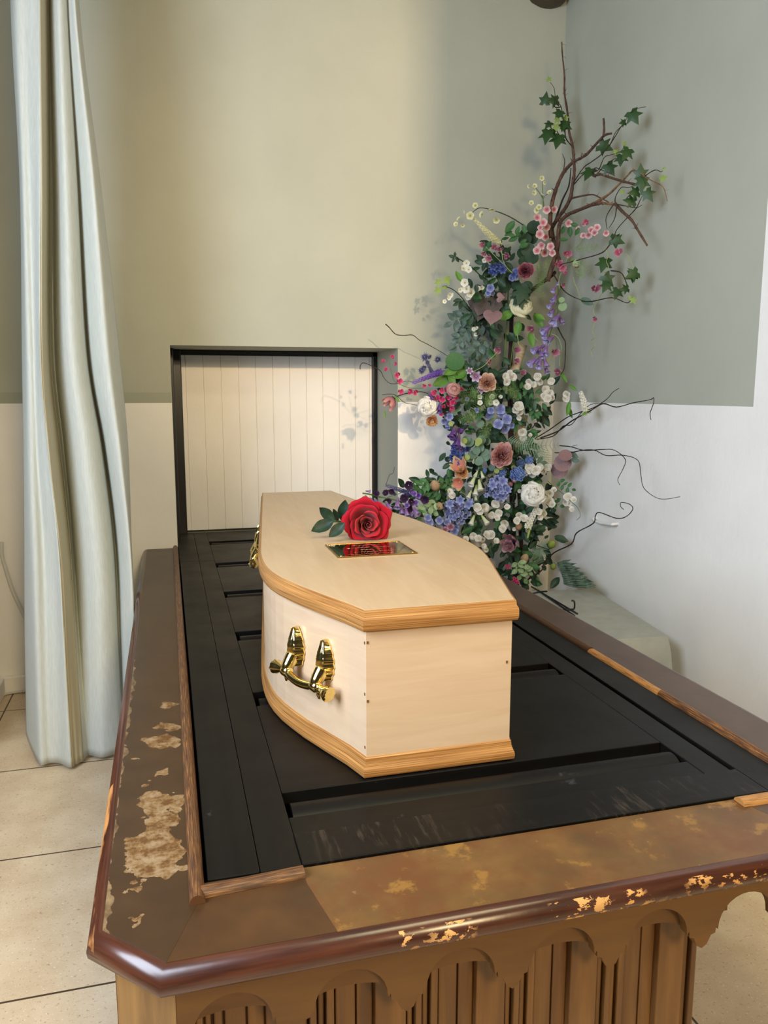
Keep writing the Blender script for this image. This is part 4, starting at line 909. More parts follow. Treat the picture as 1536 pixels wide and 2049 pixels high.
spray('rose_spray', [m_stem, m_rosel], 'h6', [(1000, 780), (920, 860), (850, 900)], 2, 130, .45, 3.9)
spray('sage_spray', [m_stem, m_sage_l], 'h8', [(420, 1250), (520, 1370), (590, 1420)], 3, 120, .6, 3.9)
spray('sage_spray', [m_stem, m_sage_l], 'h8', [(420, 1250), (430, 1400), (520, 1520)], 3, 120, .65, 3.9)
spray('rose_spray', [m_stem, m_rosel], 'h8', [(1050, 20), (1140, 90), (1260, 140)], 3, 95, .55, 3.92)
spray('rose_spray', [m_stem, m_rosel], 'h8', [(880, 300), (980, 340), (1080, 390)], 2, 110, .6, 3.92)
leaves('rose_leaf', 'oval', m_rosel, 'h7', [(1190, 560, 30, 200), (1360, 470, 20, 160), (1500, 490, 300, 160), (1440, 420, 60, 140), (160, 460, 30, 120), (30, 500, 90, 110), (350, 630, 330, 120), (780, 620, 300, 150), (830, 690, 60, 160), (620, 1190, 20, 130), (530, 1160, 60, 130), (420, 1230, 60, 220), (880, 1140, 20, 180), (920, 1220, 330, 150), (1040, 930, 300, 130), (840, 930, 60, 100), (560, 780, 300, 120), (780, 1470, 20, 100), (1280, 800, 60, 140), (60, 740, 40, 140)], 140, 3.97)
leaves('rose_leaf', 'oval', m_dark, 'h8', [(700, 760, 30, 180), (760, 800, 300, 160), (640, 860, 60, 180), (180, 1150, 30, 120), (250, 1260, 10, 130), (300, 1150, 330, 120), (560, 1640, 330, 130), (120, 720, 20, 170), (230, 820, 340, 150)], 140, 3.99)
# soft filler foliage behind the blooms
b = MB(); src = l_oval(.24); q = random.Random(21)
CIR = [(1000, 500, 32), (985, 540, 42), (1000, 590, 45), (960, 620, 45), (1010, 640, 45), (960, 760, 45), (930, 735, 30), (1010, 770, 60), (940, 800, 55), (1060, 790, 50), (905, 800, 40), (980, 840, 60), (1060, 850, 35), (950, 900, 60), (1010, 930, 65), (1060, 930, 45), (900, 985, 55), (970, 990, 75), (1050, 1000, 60), (840, 1005, 50), (900, 1040, 60), (980, 1060, 70), (1060, 1070, 60), (1000, 1120, 55), (1050, 1130, 50), (1080, 1040, 40), (790, 1005, 30), (860, 970, 35)]
ar = sum(r*r for _, _, r in CIR)
for (cx, cy, r) in CIR:
    for k in range(max(6, int(900*r*r/ar))):
        a = q.random()*6.28; rr = r*math.sqrt(q.random()); p = at('p', cx+rr*math.cos(a), cy+rr*math.sin(a), q.uniform(3.96, 4.12), 2.2)
        if p.x < 1.62 and p.z < .86: continue
        yax = Vector((q.uniform(-1, 1), q.uniform(-1, .4), q.uniform(-1, 1))).normalized(); z = (EYEP-p).normalized()+up*.3+Vector((q.uniform(-.6, .6), 0, q.uniform(-.6, .6))); z = (z-yax*z.dot(yax)).normalized(); x = yax.cross(z)
        L = q.uniform(.045, .085); i0 = len(b.v); Mx = Matrix((x, yax, z)).transposed(); mi = q.choice((0, 0, 0, 1, 1, 2))
        for v in src.v: b.vert(p+Mx @ (Vector(v)*L))
        for f, u in zip(src.f, src.uv): b.face([i0+t for t in f], mi, u)
ff = obj('filler_foliage', b, [m_dark, m_pinnate, m_rosel], arr, smooth=True); ff['kind'] = 'stuff'
# ------------------------------------------------------------------ blooms
flowers('cream_blossom', 'blossom', 'cream', 'a', [(320, 1140), (225, 1200, 36), (265, 1200), (260, 1252), (325, 1272, 55), (380, 1250), (240, 1330), (300, 1362, 50), (345, 1175, 30), (285, 1385, 55)], 44, 3.97, centre='ctr', cmat=m_ctr_g, jit=.8)
for pq in ((325, 1140), (265, 1200), (320, 1270), (380, 1250)): twig('stem', m_stem, 'a', [pq, (330, 1300), (340, 1400)], 5, 5, 4.0)
flowers('pink_blossom', 'blossom', 'pink', 'a', [(360, 1380), (415, 1378, 60), (285, 1442), (330, 1480), (355, 1512), (305, 1570, 75), (352, 1590), (320, 1655), (390, 1665), (285, 1695), (345, 1712), (402, 1712, 60), (310, 1520, 50)], 70, 3.95, centre='ctr', cmat=m_ctr_p)
flowers('pink_blossom', 'blossom', 'pink', 'a', [(525, 1485, 65), (640, 1490, 45), (700, 1540), (680, 1575), (745, 1520), (815, 1560, 55), (640, 1580, 50), (725, 1560), (600, 1525, 40)], 62, 3.95, centre='ctr', cmat=m_ctr_p, jit=.6)
flowers('sweet_pea', 'pea', 'magenta', 'a', [(665, 1482, 62), (515, 1715, 85), (445, 1795, 85), (475, 1818, 80), (505, 1870, 45), (918, 1708, 85), (590, 1820, 50)], 75, 3.92)
flowers('sweet_pea', 'pea', 'mauve', 'b', [(1170, 660, 85), (1170, 858, 50), (745, 935, 72), (525, 1060, 68), (640, 1068, 65), (640, 1150, 58), (465, 1148, 52), (895, 1078, 75), (920, 1222, 68), (330, 1182, 60), (682, 1225, 55), (425, 365, 55), (500, 390, 60), (540, 395, 55), (432, 428, 50), (465, 448, 65), (575, 440, 62), (960, 632, 40)], 60, 3.93)
flowers('cream_blossom', 'blossom', 'cream', 'b', [(370, 105, 44), (290, 155, 46), (335, 172, 60), (480, 125, 62), (415, 165, 52), (510, 200, 52), (240, 230, 36), (285, 235, 32), (260, 195, 36)], 50, 3.97, jit=.9, centre='ctr', cmat=m_ctr_g)
def spike_at(name, mat, fr, x0, y0, x1, y1, width, Y=3.95):
    p0 = at(fr, x0, y0, Y); p1 = at(fr, x1, y1, Y); L = (p1-p0).length; o = put(name, 'spike', FM[mat], p0, L, (p1-p0), 0, jit=0)
    w = width/FR[fr][2]*mpp(p0)/(L*.36); o.scale = (L*w, L*w, L); return o
spike_at('stock_spike', 'cream', 'b', 530, 355, 345, 180, 50); spike_at('stock_spike', 'cream', 'b', 500, 330, 400, 240, 60)
flowers('white_blossom', 'blossom', 'white', 'b', [(310, 490), (325, 532), (290, 525), (300, 620, 62), (312, 662, 66), (342, 692, 70), (268, 668, 40), (385, 660, 44), (412, 650, 40), (320, 710, 56), (200, 700, 50), (165, 745, 32), (192, 722, 34), (372, 965, 30), (360, 930, 34), (376, 922, 28), (430, 470, 38)], 52, 3.96, centre='ctr', cmat=m_ctr_g, jit=.5)
flowers('delphinium_floret', 'star', 'dblue', 'b', [(490, 510, 62), (540, 500, 64), (500, 545, 60), (552, 532, 62), (476, 545, 50), (625, 565, 52), (520, 520, 60)], 60, 3.97)
flowers('delphinium_floret', 'blossom', 'lilac', 'b', [(640, 545, 58), (612, 592, 54), (635, 580, 50), (470, 655, 62), (455, 690, 44), (485, 690, 40)], 55, 3.95)
p = at('b', 705, 540, 3.92); put('anemone', 'peony', FM['burg'], p, 115/3.339*mpp(p), (-.35, -1, .1), 0, 'bctr', m_ctr_d, jit=.1)
p = at('b', 670, 790, 3.92); put('peony', 'ball', FM['cream'], p, 150/3.339*mpp(p), (-.25, -1, .45), 0, jit=.05)
# hanging foxglove spike
def bells(name, mat, fr, lst, L, Y=3.92, kind='bell'):
    s = FR[fr][2]
    for q in lst:
        x, y, a = q[:3]; l = q[3] if len(q) > 3 else L; an = math.radians(a); dx, dy = -math.sin(an), math.cos(an)
        p = at(fr, x-dx*l*.5, y-dy*l*.5, Y+RN.uniform(-.03, .03)); put(name, kind, FM[mat], p, l/s*mpp(p), imgdir(dx, dy, .35), None, jit=.12)
bells('foxglove_bell', 'foxg', 'h3', [(890, 40, 30, 90), (830, 145, 25, 120), (840, 275, 25, 160), (785, 385, 50, 140), (800, 490, 35, 160), (860, 620, 30, 230), (930, 620, 340, 150), (720, 760, 50, 210), (700, 830, 30, 170), (770, 930, 40, 220), (620, 1050, 50, 200), (700, 1080, 10, 180), (550, 1060, 60, 170), (640, 1210, 45, 230), (520, 1260, 40, 200), (690, 1270, 350, 160), (600, 1290, 20, 180), (710, 1370, 340, 150), (640, 1140, 0, 160)], 170)
flowers('hot_pink_pea', 'pea', 'hot', 'h4', [(205, 340, 75), (345, 270, 85), (395, 375, 75), (237, 460, 85), (432, 535, 125), (440, 630, 125), (460, 785, 120), (610, 800, 125), (705, 800, 115), (830, 695, 85), (910, 695, 70)], 90, 3.97)
flowers('hot_pink_pea', 'pea', 'hot', 'h4', [(1000, 805, 130), (1105, 765, 120), (1190, 770, 110), (1020, 900, 130), (1110, 900, 130), (1190, 880, 120), (1290, 975, 140), (1240, 1065, 130), (1345, 890, 110), (1205, 970, 110), (1085, 1130, 100), (1140, 1035, 90), (1410, 765, 80), (1290, 850, 100), (1250, 800, 90)], 110, 3.93)
p = at('h4', 1275, 770, 3.9); put('rosebud', 'ball', FM['dusty'], p, 215/7.68*mpp(p), (-.1, -1, .2), 0, jit=.05)
p = at('h4', 300, 985, 3.98); put('tulip', 'tulip', FM['tulip'], at('h4', 365, 890, 3.98), 245/7.68*mpp(p), imgdir(-.62, .8, .2), 1, 'bctr', m_ctr_d, jit=.03)
p = at('h4', 880, 1030, 3.92); put('peony', 'ball', FM['white'], p, 300/7.68*mpp(p), (-.35, -1, .1), 1, jit=.05)
p = at('h4', 950, 1240, 3.97); put('coral_ranunculus', 'peony', FM['peach'], p, 200/7.68*mpp(p), (-.2, -1, -.5), 1, jit=.05)
flowers('thistle', 'thistle', 'thistle', 'h4', [(850, 270, 170), (920, 260, 130), (1040, 300, 150), (790, 480, 150), (830, 430, 130), (880, 350, 110)], 140, 4.0, jit=.5)
spike_at('buddleia_spike', 'purple', 'h4', 1100, 490, 650, 665, 130); spike_at('buddleia_spike', 'purple', 'h4', 1060, 500, 800, 600, 130)
spike_at('lavender_spike', 'thistle', 'h4', 960, 520, 860, 300, 90, 4.02)
bells('foxglove_bell', 'foxp', 'h4', [(1070, 1040, 10, 190), (935, 880, 340, 200), (1310, 1420, 20, 190), (1360, 1380, 300, 150)], 180)
flowers('delphinium_floret', 'blossom', 'lilac', 'h4', [(1180, 1150, 130), (1220, 1180, 130), (1150, 1250, 120), (1200, 1290, 120), (1190, 1340, 100)], 120, 3.95)
bells('foxglove_bell', 'foxp', 'h5', [(45, 950, 25, 210), (130, 930, 330, 130), (125, 1080, 10, 210), (150, 1190, 340, 130), (60, 1020, 20, 150)], 180)
flowers('delphinium_floret', 'star', 'dblue', 'h5', [(60, 1270, 150), (130, 1230, 140), (40, 1350, 150), (120, 1330, 140), (190, 1230, 130), (170, 1400, 130), (90, 1430, 140), (60, 1180, 130), (265, 1220, 110), (180, 1300, 120)], 140, 3.97)
flowers('hellebore', 'star', 'whlil', 'h5', [(400, 100, 190), (480, 300, 150), (300, 15, 120)], 150, 3.93, centre='ctr', cmat=m_ctr_g, jit=.15)
p = at('h5', 570, 200, 3.93); put('coral_ranunculus', 'peony', FM['coral'], p, 300/7.68*mpp(p), (-.4, -1, .1), 1, jit=.05)
p = at('h5', 790, 1320, 3.88); put('dusty_pink_peony', 'peony', FM['dusty'], p, 400/7.68*mpp(p), (-.2, -1, .25), 1, jit=.05, stretch=(1.08, .86, .9))
WR = [(850, 100, 110), (925, 40, 85), (970, 110, 120), (875, 185, 115), (1345, 110, 120), (1380, 175, 120), (1215, 185, 110), (1190, 265, 100), (1290, 230, 90), (1465, 300, 120), (1535, 360, 110), (1450, 400, 110), (1500, 440, 120), (1565, 420, 100), (1050, 560, 145), (1070, 660, 120), (1010, 620, 110), (1060, 740, 80), (1115, 960, 140), (1130, 1040, 110), (1235, 1000, 60)]
flowers('white_rose', 'rose', 'white', 'h5', WR, 110, 3.92)
flowers('white_blossom', 'blossom', 'white', 'h5', [(460, 420, 90), (460, 510, 95), (640, 410, 100), (625, 500, 100), (710, 500, 115), (780, 410, 70)], 100, 3.95, centre='ctr', cmat=m_ctr_g)
flowers('hydrangea_floret', 'floret', 'lilac', 'h5', [(610, 700, 150), (630, 620, 110), (770, 610, 150), (870, 760, 150), (740, 840, 150), (840, 900, 145), (790, 680, 130), (410, 620, 80), (950, 860, 90), (260, 450, 70)], 140, 3.95)
flowers('white_rose', 'rose', 'white', 'c', [(1280, 440, 45), (1275, 465, 42), (1190, 362, 42)], 44, 3.93)
spike_at('stock_spike', 'white', 'c', 1402, 552, 1362, 425, 62, 3.85)
flowers('forget_me_not', 'hydr', 'blue', 'h7', [(1200, 370, 230), (940, 350, 160), (1240, 210, 130), (1370, 160, 130), (1140, 400, 130), (690, 320, 70)], 150, 3.92)
flowers('white_rose', 'rose', 'white', 'h7', [(1380, 265, 150), (1475, 320, 150), (1420, 370, 130), (1370, 320, 100)], 130, 3.9)
flowers('white_rose', 'rose', 'white', 'd', [(1165, 168, 48), (1215, 172, 46), (1190, 195, 40)], 46, 3.92)
for (x, y, dx, dy, z) in ((330, 250, -.5, -.6, 300), (300, 440, -.4, .3, 220)):
    p = at('h7', x, y, 3.93); put('freesia', 'freesia', FM['peach'], p+imgdir(0, .6)*.02, z/7.68*mpp(p)*.9, imgdir(dx, dy, .9), 1, 'ctr', m_ctr_y, jit=.1)
p = at('h7', 330, 350, 3.94); put('coral_ranunculus', 'peony', FM['peach'], p, 230/7.68*mpp(p), (-.5, -1, 0), 1, jit=.05)
bells('white_bell', 'whbell', 'h7', [(500, 490, 25, 180), (620, 540, 345, 180), (555, 620, 5, 170), (450, 690, 25, 150), (550, 365, 35, 110), (640, 385, 350, 120), (545, 730, 5, 110), (500, 1080, 20, 170), (680, 1080, 330, 170)], 160, 3.9, 'wbell')
flowers('blue_hydrangea', 'hydr', 'lilac', 'h7', [(900, 590, 360), (250, 950, 400)], 300, 3.9, jit=.15)
flowers('delphinium_floret', 'star', 'lilac', 'h7', [(810, 540, 160), (960, 480, 170), (880, 470, 150), (1000, 640, 160), (960, 720, 150), (710, 700, 90), (440, 840, 170), (310, 770, 160), (150, 830, 150), (470, 800, 130), (1040, 610, 140)], 150, 3.88)
flowers('pale_hydrangea_head', 'cluster', 'rosy', 'h7', [(240, 910, 180)], 150, 3.87, jit=.1)
flowers('white_rose', 'rose', 'white', 'h7', [(1290, 580, 90), (1220, 630, 60), (570, 880, 130), (680, 880, 140), (620, 950, 110), (850, 830, 130), (800, 1010, 110), (900, 970, 115), (880, 1050, 90), (945, 780, 100), (1030, 880, 90), (1215, 1010, 110), (1180, 1090, 110), (1290, 1060, 120), (510, 1320, 110), (590, 1360, 110), (720, 1310, 120), (780, 1310, 150), (650, 1380, 100), (400, 1370, 90), (1000, 1130, 120), (960, 1210, 120), (1140, 1215, 60), (860, 1400, 90), (150, 640, 90), (190, 700, 110), (670, 1480, 80), (710, 1540, 80)], 110, 3.9)
p = at('h7', 1420, 690, 3.84); put('peony', 'ball', FM['white'], p, 365/7.68*mpp(p), (-.4, -1, .35), 1, jit=.05)
spike_at('stock_spike', 'white', 'h7', 1340, 1200, 1500, 850, 150, 3.86)
twig('stem', m_ctr_g, 'h7', [(1345, 1360), (1370, 1240), (1400, 1130)], 24, 60, 3.87)
flowers('white_rose', 'rose', 'white', 'h8', [(920, 210, 130), (910, 330, 130), (950, 380, 110), (980, 160, 90), (740, 490, 110), (810, 520, 120), (770, 575, 90), (1200, 260, 130), (1290, 310, 90), (1160, 350, 100), (1260, 455, 80), (1220, 370, 80)], 120, 3.88)
flowers('lilac_floret', 'floret', 'lilac', 'h6', [(1300, 990, 130), (1400, 1090, 140), (1450, 1110, 130), (1220, 930, 120), (1060, 960, 130), (1100, 980, 110), (1040, 890, 110), (1480, 1050, 110), (1340, 960, 110)], 130, 3.9)
flowers('rosy_floret', 'floret', 'rosy', 'h6', [(1300, 1080, 100), (1390, 1030, 110)], 100, 3.88)
bells('foxglove_bell', 'foxg', 'h6', [(110, 600, 330, 130), (270, 660, 325, 180), (440, 700, 325, 160), (570, 670, 10, 190), (650, 760, 350, 190), (850, 790, 330, 180), (760, 830, 300, 160), (190, 630, 330, 120), (720, 790, 340, 160), (120, 485, 280, 80)], 160, 3.9)
flowers('dark_violet_blossom', 'blossom', 'violet', 'h6', [(745, 390, 160), (395, 510, 110), (490, 490, 110), (680, 590, 150), (1000, 610, 150), (770, 750, 140), (250, 520, 110), (115, 640, 80), (430, 640, 110), (790, 640, 110)], 120, 3.9)
spike_at('lavender_spike', 'thistle', 'h6', 980, 590, 400, 390, 120, 3.94)
flowers('lilac_floret', 'floret', 'purple', 'h6', [(830, 520, 90), (900, 550, 90), (790, 490, 80), (850, 660, 90), (720, 700, 80)], 90, 3.9)
p = at('h6', 1150, 400, 3.92); put('beige_rosebud', 'bud', FM['beige'], p, 210/7.68*mpp(p), imgdir(0, -1, .2), 1)
p = at('h6', 1225, 710, 3.9); put('beige_rosebud', 'ball', FM['beige'], p, 120/7.68*mpp(p), imgdir(-.6, 0, 1), 1)
p = at('h8', 300, 1000, 3.86); put('mauve_tulip', 'tulip', FM['rosy'], at('h8', 370, 960, 3.9), 290/7.68*mpp(p), imgdir(-.75, .1, .8), 1, 'bctr', m_ctr_d, jit=.05)
p = at('h8', 250, 1000, 3.86); put('mauve_tulip', 'peony', FM['rosy'], at('h8', 290, 1010, 3.88), 200/7.68*mpp(p), imgdir(-.6, .3, .8), 1, jit=.05)
for (x, y, z, m) in ((945, 990, 170, 'greenb'), (970, 1335, 120, 'greenb'), (530, 1210, 170, 'beige'), (440, 720, 140, 'beige'), (1010, 300, 40, 'white')):
    p = at('h8', x, y, 3.92); put('bud', 'bud', FM[m], p, z/7.68*mpp(p), imgdir(.2, -.6, .5), 1)
flowers('hot_pink_blossom', 'cluster', 'hot', 'h8', [(390, 1560, 130), (275, 1335, 90)], 110, 3.86)
flowers('coral_bud', 'bud', 'rosy', 'h7', [(1140, 470, 110), (1080, 530, 110)], 110, 3.93)
# ------------------------------------------------------------------ red rose on the lid
m_red = petalmat('red_velvet_petal', [(0, srgb(96, 0, 14)), (.5, srgb(160, 2, 28)), (1, srgb(172, 6, 34))], rough=.75, noise=.04, spec=.15, sheen=.25, trans=.08)
m_red_in = petalmat('red_inner_petal', [(0, srgb(90, 0, 12)), (.6, srgb(158, 6, 28)), (1, srgb(190, 36, 44))], rough=.7, noise=.04, spec=.2, sheen=.2, trans=.08)
RB = onY(733, 1048, 2.42)
rose = thing('red_rose', (RB.x, RB.y, CZ1), 'single red artificial rose with dark green leaves lying on the coffin lid', 'rose')
rq = Vector((-.22, -1, .16)).to_track_quat('Z', 'Y') @ Quaternion((0, 0, 1), .1)
def rose_part(name, b, mat):
    rqi = rq.inverted(); vs = []
    for v in b.v:                                    # petals rest on the lid
        w = RB+rq @ Vector(v); w.z = max(w.z, CZ1+.0015); vs.append(tuple(rqi @ (w-RB)))
    b.v = vs; o = obj(name, b, mat, rose, smooth=True, loc=Vector((0, 0, 0))); o.location = RB-WL[rose.name]; o.rotation_mode = 'QUATERNION'; o.rotation_quaternion = rq; return o
def shift(b, dx, dy): b.v = [(x+dx*max(0, z+.02)/.05, y+dy*max(0, z+.02)/.05, z) for x, y, z in b.v]; return b
for i, (d, r) in enumerate(((2, 1.06), (-4, .98), (6, 1.0), (-6, 1.0), (2, 1.08))):
    az = (88+72*i+d)*PI/180; b = MB(); wrap_petal(b, az, .95, [(.006, -.030), (.030, -.027), (.050*r, -.012), (.062*r, .002), (.070*r, .005), (.0745*r, -.004)], ruffle=.0024, ph=az*2, nu=18, nv=14, point=.010)
    rose_part('outer_petal', b, m_red)
for i, (a, r) in enumerate(((100, 1.0), (222, .94), (335, 1.04))):
    az = a*PI/180; b = MB(); wrap_petal(b, az, 1.25, [(.005, -.026), (.028, -.021), (.043*r, -.004), (.052*r, .012), (.058*r, .016), (.062*r, .011)], ruffle=.0024, ph=i*1.9, nu=20, nv=12, point=.004)
    rose_part('middle_petal', shift(b, .002, -.001), m_red)
for i in range(3):
    az = (40+120*i)*PI/180; b = MB(); wrap_petal(b, az, 1.3, [(.004, -.02), (.020, -.012), (.030, .006), (.034, .022), (.0375, .030), (.041, .029)], ruffle=.0017, ph=i*2.1, nu=18, nv=12, shift=.07)
    rose_part('inner_petal', shift(b, .004, -.003), m_red_in)
for i in range(3):
    az = (95+120*i)*PI/180; b = MB(); wrap_petal(b, az, 1.3, [(.003, -.02), (.013, -.01), (.020, .008), (.0235, .024), (.027, .030)], ruffle=.0013, ph=i*2.7, nu=16, nv=10, shift=.10)
    rose_part('inner_petal', shift(b, .005, -.004), m_red_in)
b = MB()       # the tight spiral heart
def heart(u, v):
    a = u*2*PI*1.75; r = (.0035+.0115*u)*(.55+.45*v); return (r*math.cos(a), r*math.sin(a), -.01+.039*v-.004*u*v)
b.grid(heart, 44, 8); rose_part('heart_petal', shift(b, .006, -.005), m_red_in)
m_rleaf = leafmat('rose_foliage_dark', (18, 42, 26), (28, 56, 36), .5)
m_rstem = pm('rose_stem', (70, 96, 62), (92, 116, 76))
b = MB(); s0 = RB+rq @ Vector((0, 0, -.03)); st = smooth_path([s0, s0+Vector((-.02, .05, -.015)), Vector((.60, 2.60, CZ1+.012)), Vector((.585, 2.72, CZ1+.006)), Vector((.575, 2.86, CZ1+.006))], 5); b.tube(st, .0045, 8); obj('stem', b, m_rstem, rose, smooth=True)
b = MB(); b.lathe([(.004, -.02), (.012, -.01), (.020, 0), (.024, .008), (.018, .012)], 12, 0, s0, (rq @ Vector((0, 0, 1)))); obj('calyx', b, m_rstem, rose, smooth=True)
src = l_oval(.27, .10, .12, .95)
for (x, y, x1, y1, Y, wv) in ((668, 1042, 625, 1060, 2.47, 1), (669, 1043, 642, 1017, 2.52, 1), (684, 1044, 690, 1003, 2.56, 1), (690, 1040, 702, 1008, 2.60, .9), (690, 1046, 659, 1072, 2.40, 1), (676, 1044, 668, 1020, 2.55, .8), (700, 1030, 709, 1007, 2.6, .5)):
    p0 = onY(x, y, Y); p1 = onY(x1, y1, Y-.01); yv = p1-p0; L = yv.length*1.05; yv.normalize()
    z = (EYEP-p0).normalized()+up*.35; z = (z-yv*z.dot(yv)).normalized(); xv = yv.cross(z); b = MB(); Mx = Matrix((xv*wv, yv, z)).transposed()
    for v in src.v: b.vert(p0+Mx @ (Vector(v)*L))
    for f, u in zip(src.f, src.uv): b.face(f, 0, u)
    obj('leaf', b, m_rleaf, rose, smooth=True)
b = MB(); b.tube(smooth_path([onY(695, 1044, 2.52), onY(682, 1043, 2.51), onY(668, 1044, 2.48)], 3), .0022, 6); b.tube(smooth_path([s0, onY(705, 1046, 2.53), onY(690, 1044, 2.52)], 3), .003, 6); obj('leaf_stalk', b, m_rstem, rose, smooth=True)
# ------------------------------------------------------------------ curtain
LV = [(-330, (12, 22, 50, 78, 82, 90, 94, 99, 110, 120, 124, 130, 142, 150)), (0, (20, 28, 56, 80, 85, 95, 98, 103, 116, 130, 134, 140, 150, 158)), (350, (38, 44, 62, 82, 87, 98, 104, 113, 130, 150, 155, 164, 186, 200)), (700, (44, 52, 68, 81, 87, 100, 108, 118, 142, 168, 175, 184, 214, 238)),
      (900, (48, 56, 76, 96, 102, 120, 128, 138, 168, 198, 206, 216, 240, 256)), (1100, (50, 62, 90, 118, 124, 140, 147, 156, 190, 221, 230, 240, 262, 276)), (1300, (52, 68, 98, 129, 135, 152, 160, 168, 198, 230, 240, 250, 272, 290)), (1475, (53, 75, 106, 139, 146, 164, 172, 180, 204, 236, 248, 258, 282, 300))]
YD = (3.80, 3.49, 3.475, 3.40, 3.425, 3.62, 3.68, 3.57, 3.475, 3.54, 3.67, 3.55, 3.46, 3.60)
YT = (3.72, 3.53, 3.50, 3.46, 3.48, 3.59, 3.63, 3.55, 3.49, 3.51, 3.545, 3.52, 3.49, 3.58)
YF = (3.80, 3.48, 3.47, 3.40, 3.42, 3.46, 3.50, 3.50, 3.47, 3.49, 3.54, 3.50, 3.46, 3.56)
ZB = .018
rows = []
for r, (py, xs) in enumerate(LV):
    z = onY(100, py, 3.5).z if py < 1475 else ZB; t = max(0, min(1, py/900)); pts = []
    for k, x in enumerate(xs):
        Y = YT[k]*(1-t)+YD[k]*t; tb = max(0, (py-1000)/475); Y = Y*(1-tb)+YF[k]*tb; p = onY(x, py, Y); pts.append(Vector((min(p.x, -.172) if py > 1000 else p.x, p.y, z)))
    rows.append(pts)
def spl(seq, t):
    k = len(seq)-1; f = t*k; i = min(int(f), k-1); w = f-i; p0, p1, p2, p3 = seq[max(i-1, 0)], seq[i], seq[i+1], seq[min(i+2, k)]
    return .5*((2*p1)+(p2-p0)*w+(2*p0-5*p1+4*p2-p3)*w*w+(3*p1-p0-3*p2+p3)*w**3)
cur = thing('curtain', (-.45, 3.55, 0), 'tall pale sage linen curtain hanging in folds from above to the floor on the left', 'curtain')
def curt(k0, k1, nu, off=0):
    b = MB()
    def fn(u, v):
        c = [spl([row[k] for row in rows], v) for k in range(14)]; p = spl(c[k0:k1+1], u)
        w = .004*math.sin(u*23+v*9)*v+.003*math.sin(u*11-v*17)
        return p+Vector((0, w+off, 0))
    b.grid(fn, nu, 60); return b
o = obj('leading_panel', curt(0, 3, 30), m_curtain, cur, smooth=True)
o = obj('turned_hem', curt(3, 5, 16), m_lining, cur, smooth=True)
o = obj('folded_panel', curt(5, 13, 90), m_curtain, cur, smooth=True)
for ch in cur.children:
    sm = ch.modifiers.new('thickness', 'SOLIDIFY'); sm.thickness = .003; sm.offset = 0
# ------------------------------------------------------------------ covered bench, wire stand, small fittings
zt2 = .50
bench = thing('covered_bench', (1.95, 3.45, 0), 'low bench under a plain sage green cloth between the catafalque and the right wall', 'bench')
q4 = [(1.62, 3.05), (2.165, 3.01), (2.285, 3.87), (1.75, 3.95)]
obj('bench_box', MB().prism([(1.635, 3.065), (2.155, 3.03), (2.272, 3.86), (1.76, 3.935)], 0, zt2-.006), m_post, bench)
b = MB()
def cloth_edge(s):   # perimeter
    k = s*4; i = int(k) % 4; w = k-int(k); a, c = q4[i], q4[(i+1) % 4]; return Vector((a[0]*(1-w)+c[0]*w, a[1]*(1-w)+c[1]*w, 0))
ctr = Vector((1.95, 3.47, 0)); NS = 80
def cl(u, v):
    e = cloth_edge(u % 1.0)
    if v < .5: p = ctr.lerp(e, v/.5); return (p.x, p.y, zt2+.003*math.sin(p.x*9+p.y*5)*(v/.5)*(1-v/.5))
    w = (v-.5)/.5; d = (e-ctr).normalized(); cn = abs(((u*4) % 1)-.5)*2
    out = .010*math.sin(min(1, w*6)*PI/2)+w*(.018+.05*cn**10)+.006*math.sin(u*60)*w
    if e.y > 3.5 and e.x > 2.0: out = min(out, .004)
    p = e+d*out; p.x = min(p.x, XR-.004); return (p.x, p.y, zt2-w*(zt2-.01))
b.grid(cl, NS, 28, closed=True); obj('cloth_cover', b, m_cloth, bench, autosmooth=50)
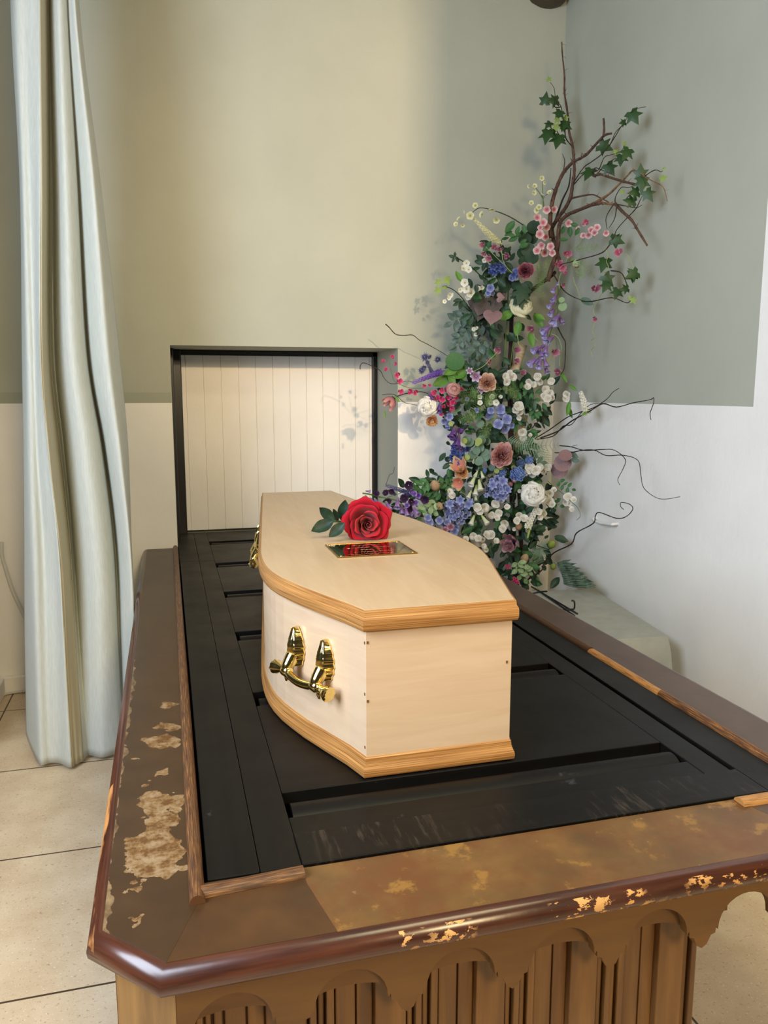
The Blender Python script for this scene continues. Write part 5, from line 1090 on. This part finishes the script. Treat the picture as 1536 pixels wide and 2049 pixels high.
b = MB(); zw = zt2+.006; wr = .0042
def wz(x, y, dz=0): return onZ(x, y, zw+dz)
b.tube([wz(1063, 1174), wz(1155, 1228)], wr, 6); b.tube([wz(1076, 1181), wz(1149, 1232)], wr, 6); b.tube([wz(1066, 1187), wz(1080, 1184), wz(1094, 1183)], wr, 6)
b.tube(smooth_path([wz(1130, 1218), wz(1146, 1219), onZ(1149, 1216, zw+.02), onZ(1149, 1206, zw+.05), onZ(1147, 1202, zw+.06), onZ(1143, 1202, zw+.06)], 3), wr, 6); b.tube([wz(1126, 1219), wz(1146, 1220)], wr, 6)
tag(obj('wire_stand', b, m_wire, None, smooth=True, loc=wz(1100, 1200)), 'black bent wire stand lying on the sage cloth of the bench', 'wire stand')
b = MB(); h0 = onX(1193, 1037, XR); h1 = onX(1236, 1050, XR); b.tube(smooth_path([h0+Vector((0, 0, 0)), h0+Vector((-.028, -.01, -.004)), h0.lerp(h1, .4)+Vector((-.034, 0, -.01)), h1+Vector((-.034, .02, 0)), h1+Vector((-.03, 0, .004)), h1+Vector((0, 0, .004))], 4), .008, 8)
tag(obj('wall_hook', b, m_hook, None, smooth=True, loc=h0), 'small white painted metal handle fixed to the right wall below the twigs', 'hook')
b = MB(); yc = YB-.012; b.tube(smooth_path([Vector((onY(3, 1085, yc).x, yc, onY(3, 1085, yc).z)), onY(4, 1112, yc), onY(12, 1140, yc), onY(26, 1184, yc), onY(52, 1241, yc), onY(80, 1310, yc), onY(85, 1350, yc)-Vector((0, .025, 0))], 5), .010, 8)
tag(obj('wall_cable', b, m_cable, None, smooth=True, loc=onY(4, 1112, yc)), 'white cable hanging down the wall left of the curtain', 'cable')
b = MB(); b.tube(smooth_path([onZ(-30, 1408, .008), onZ(-2, 1394, .008), onZ(14, 1388, .008), onZ(34, 1385, .008), onZ(70, 1381, .008)], 5), .007, 8)
tag(obj('floor_cable', b, m_cable, None, smooth=True, loc=onZ(14, 1388, .008)), 'white cable lying on the floor along the baseboard left of the curtain', 'cable')
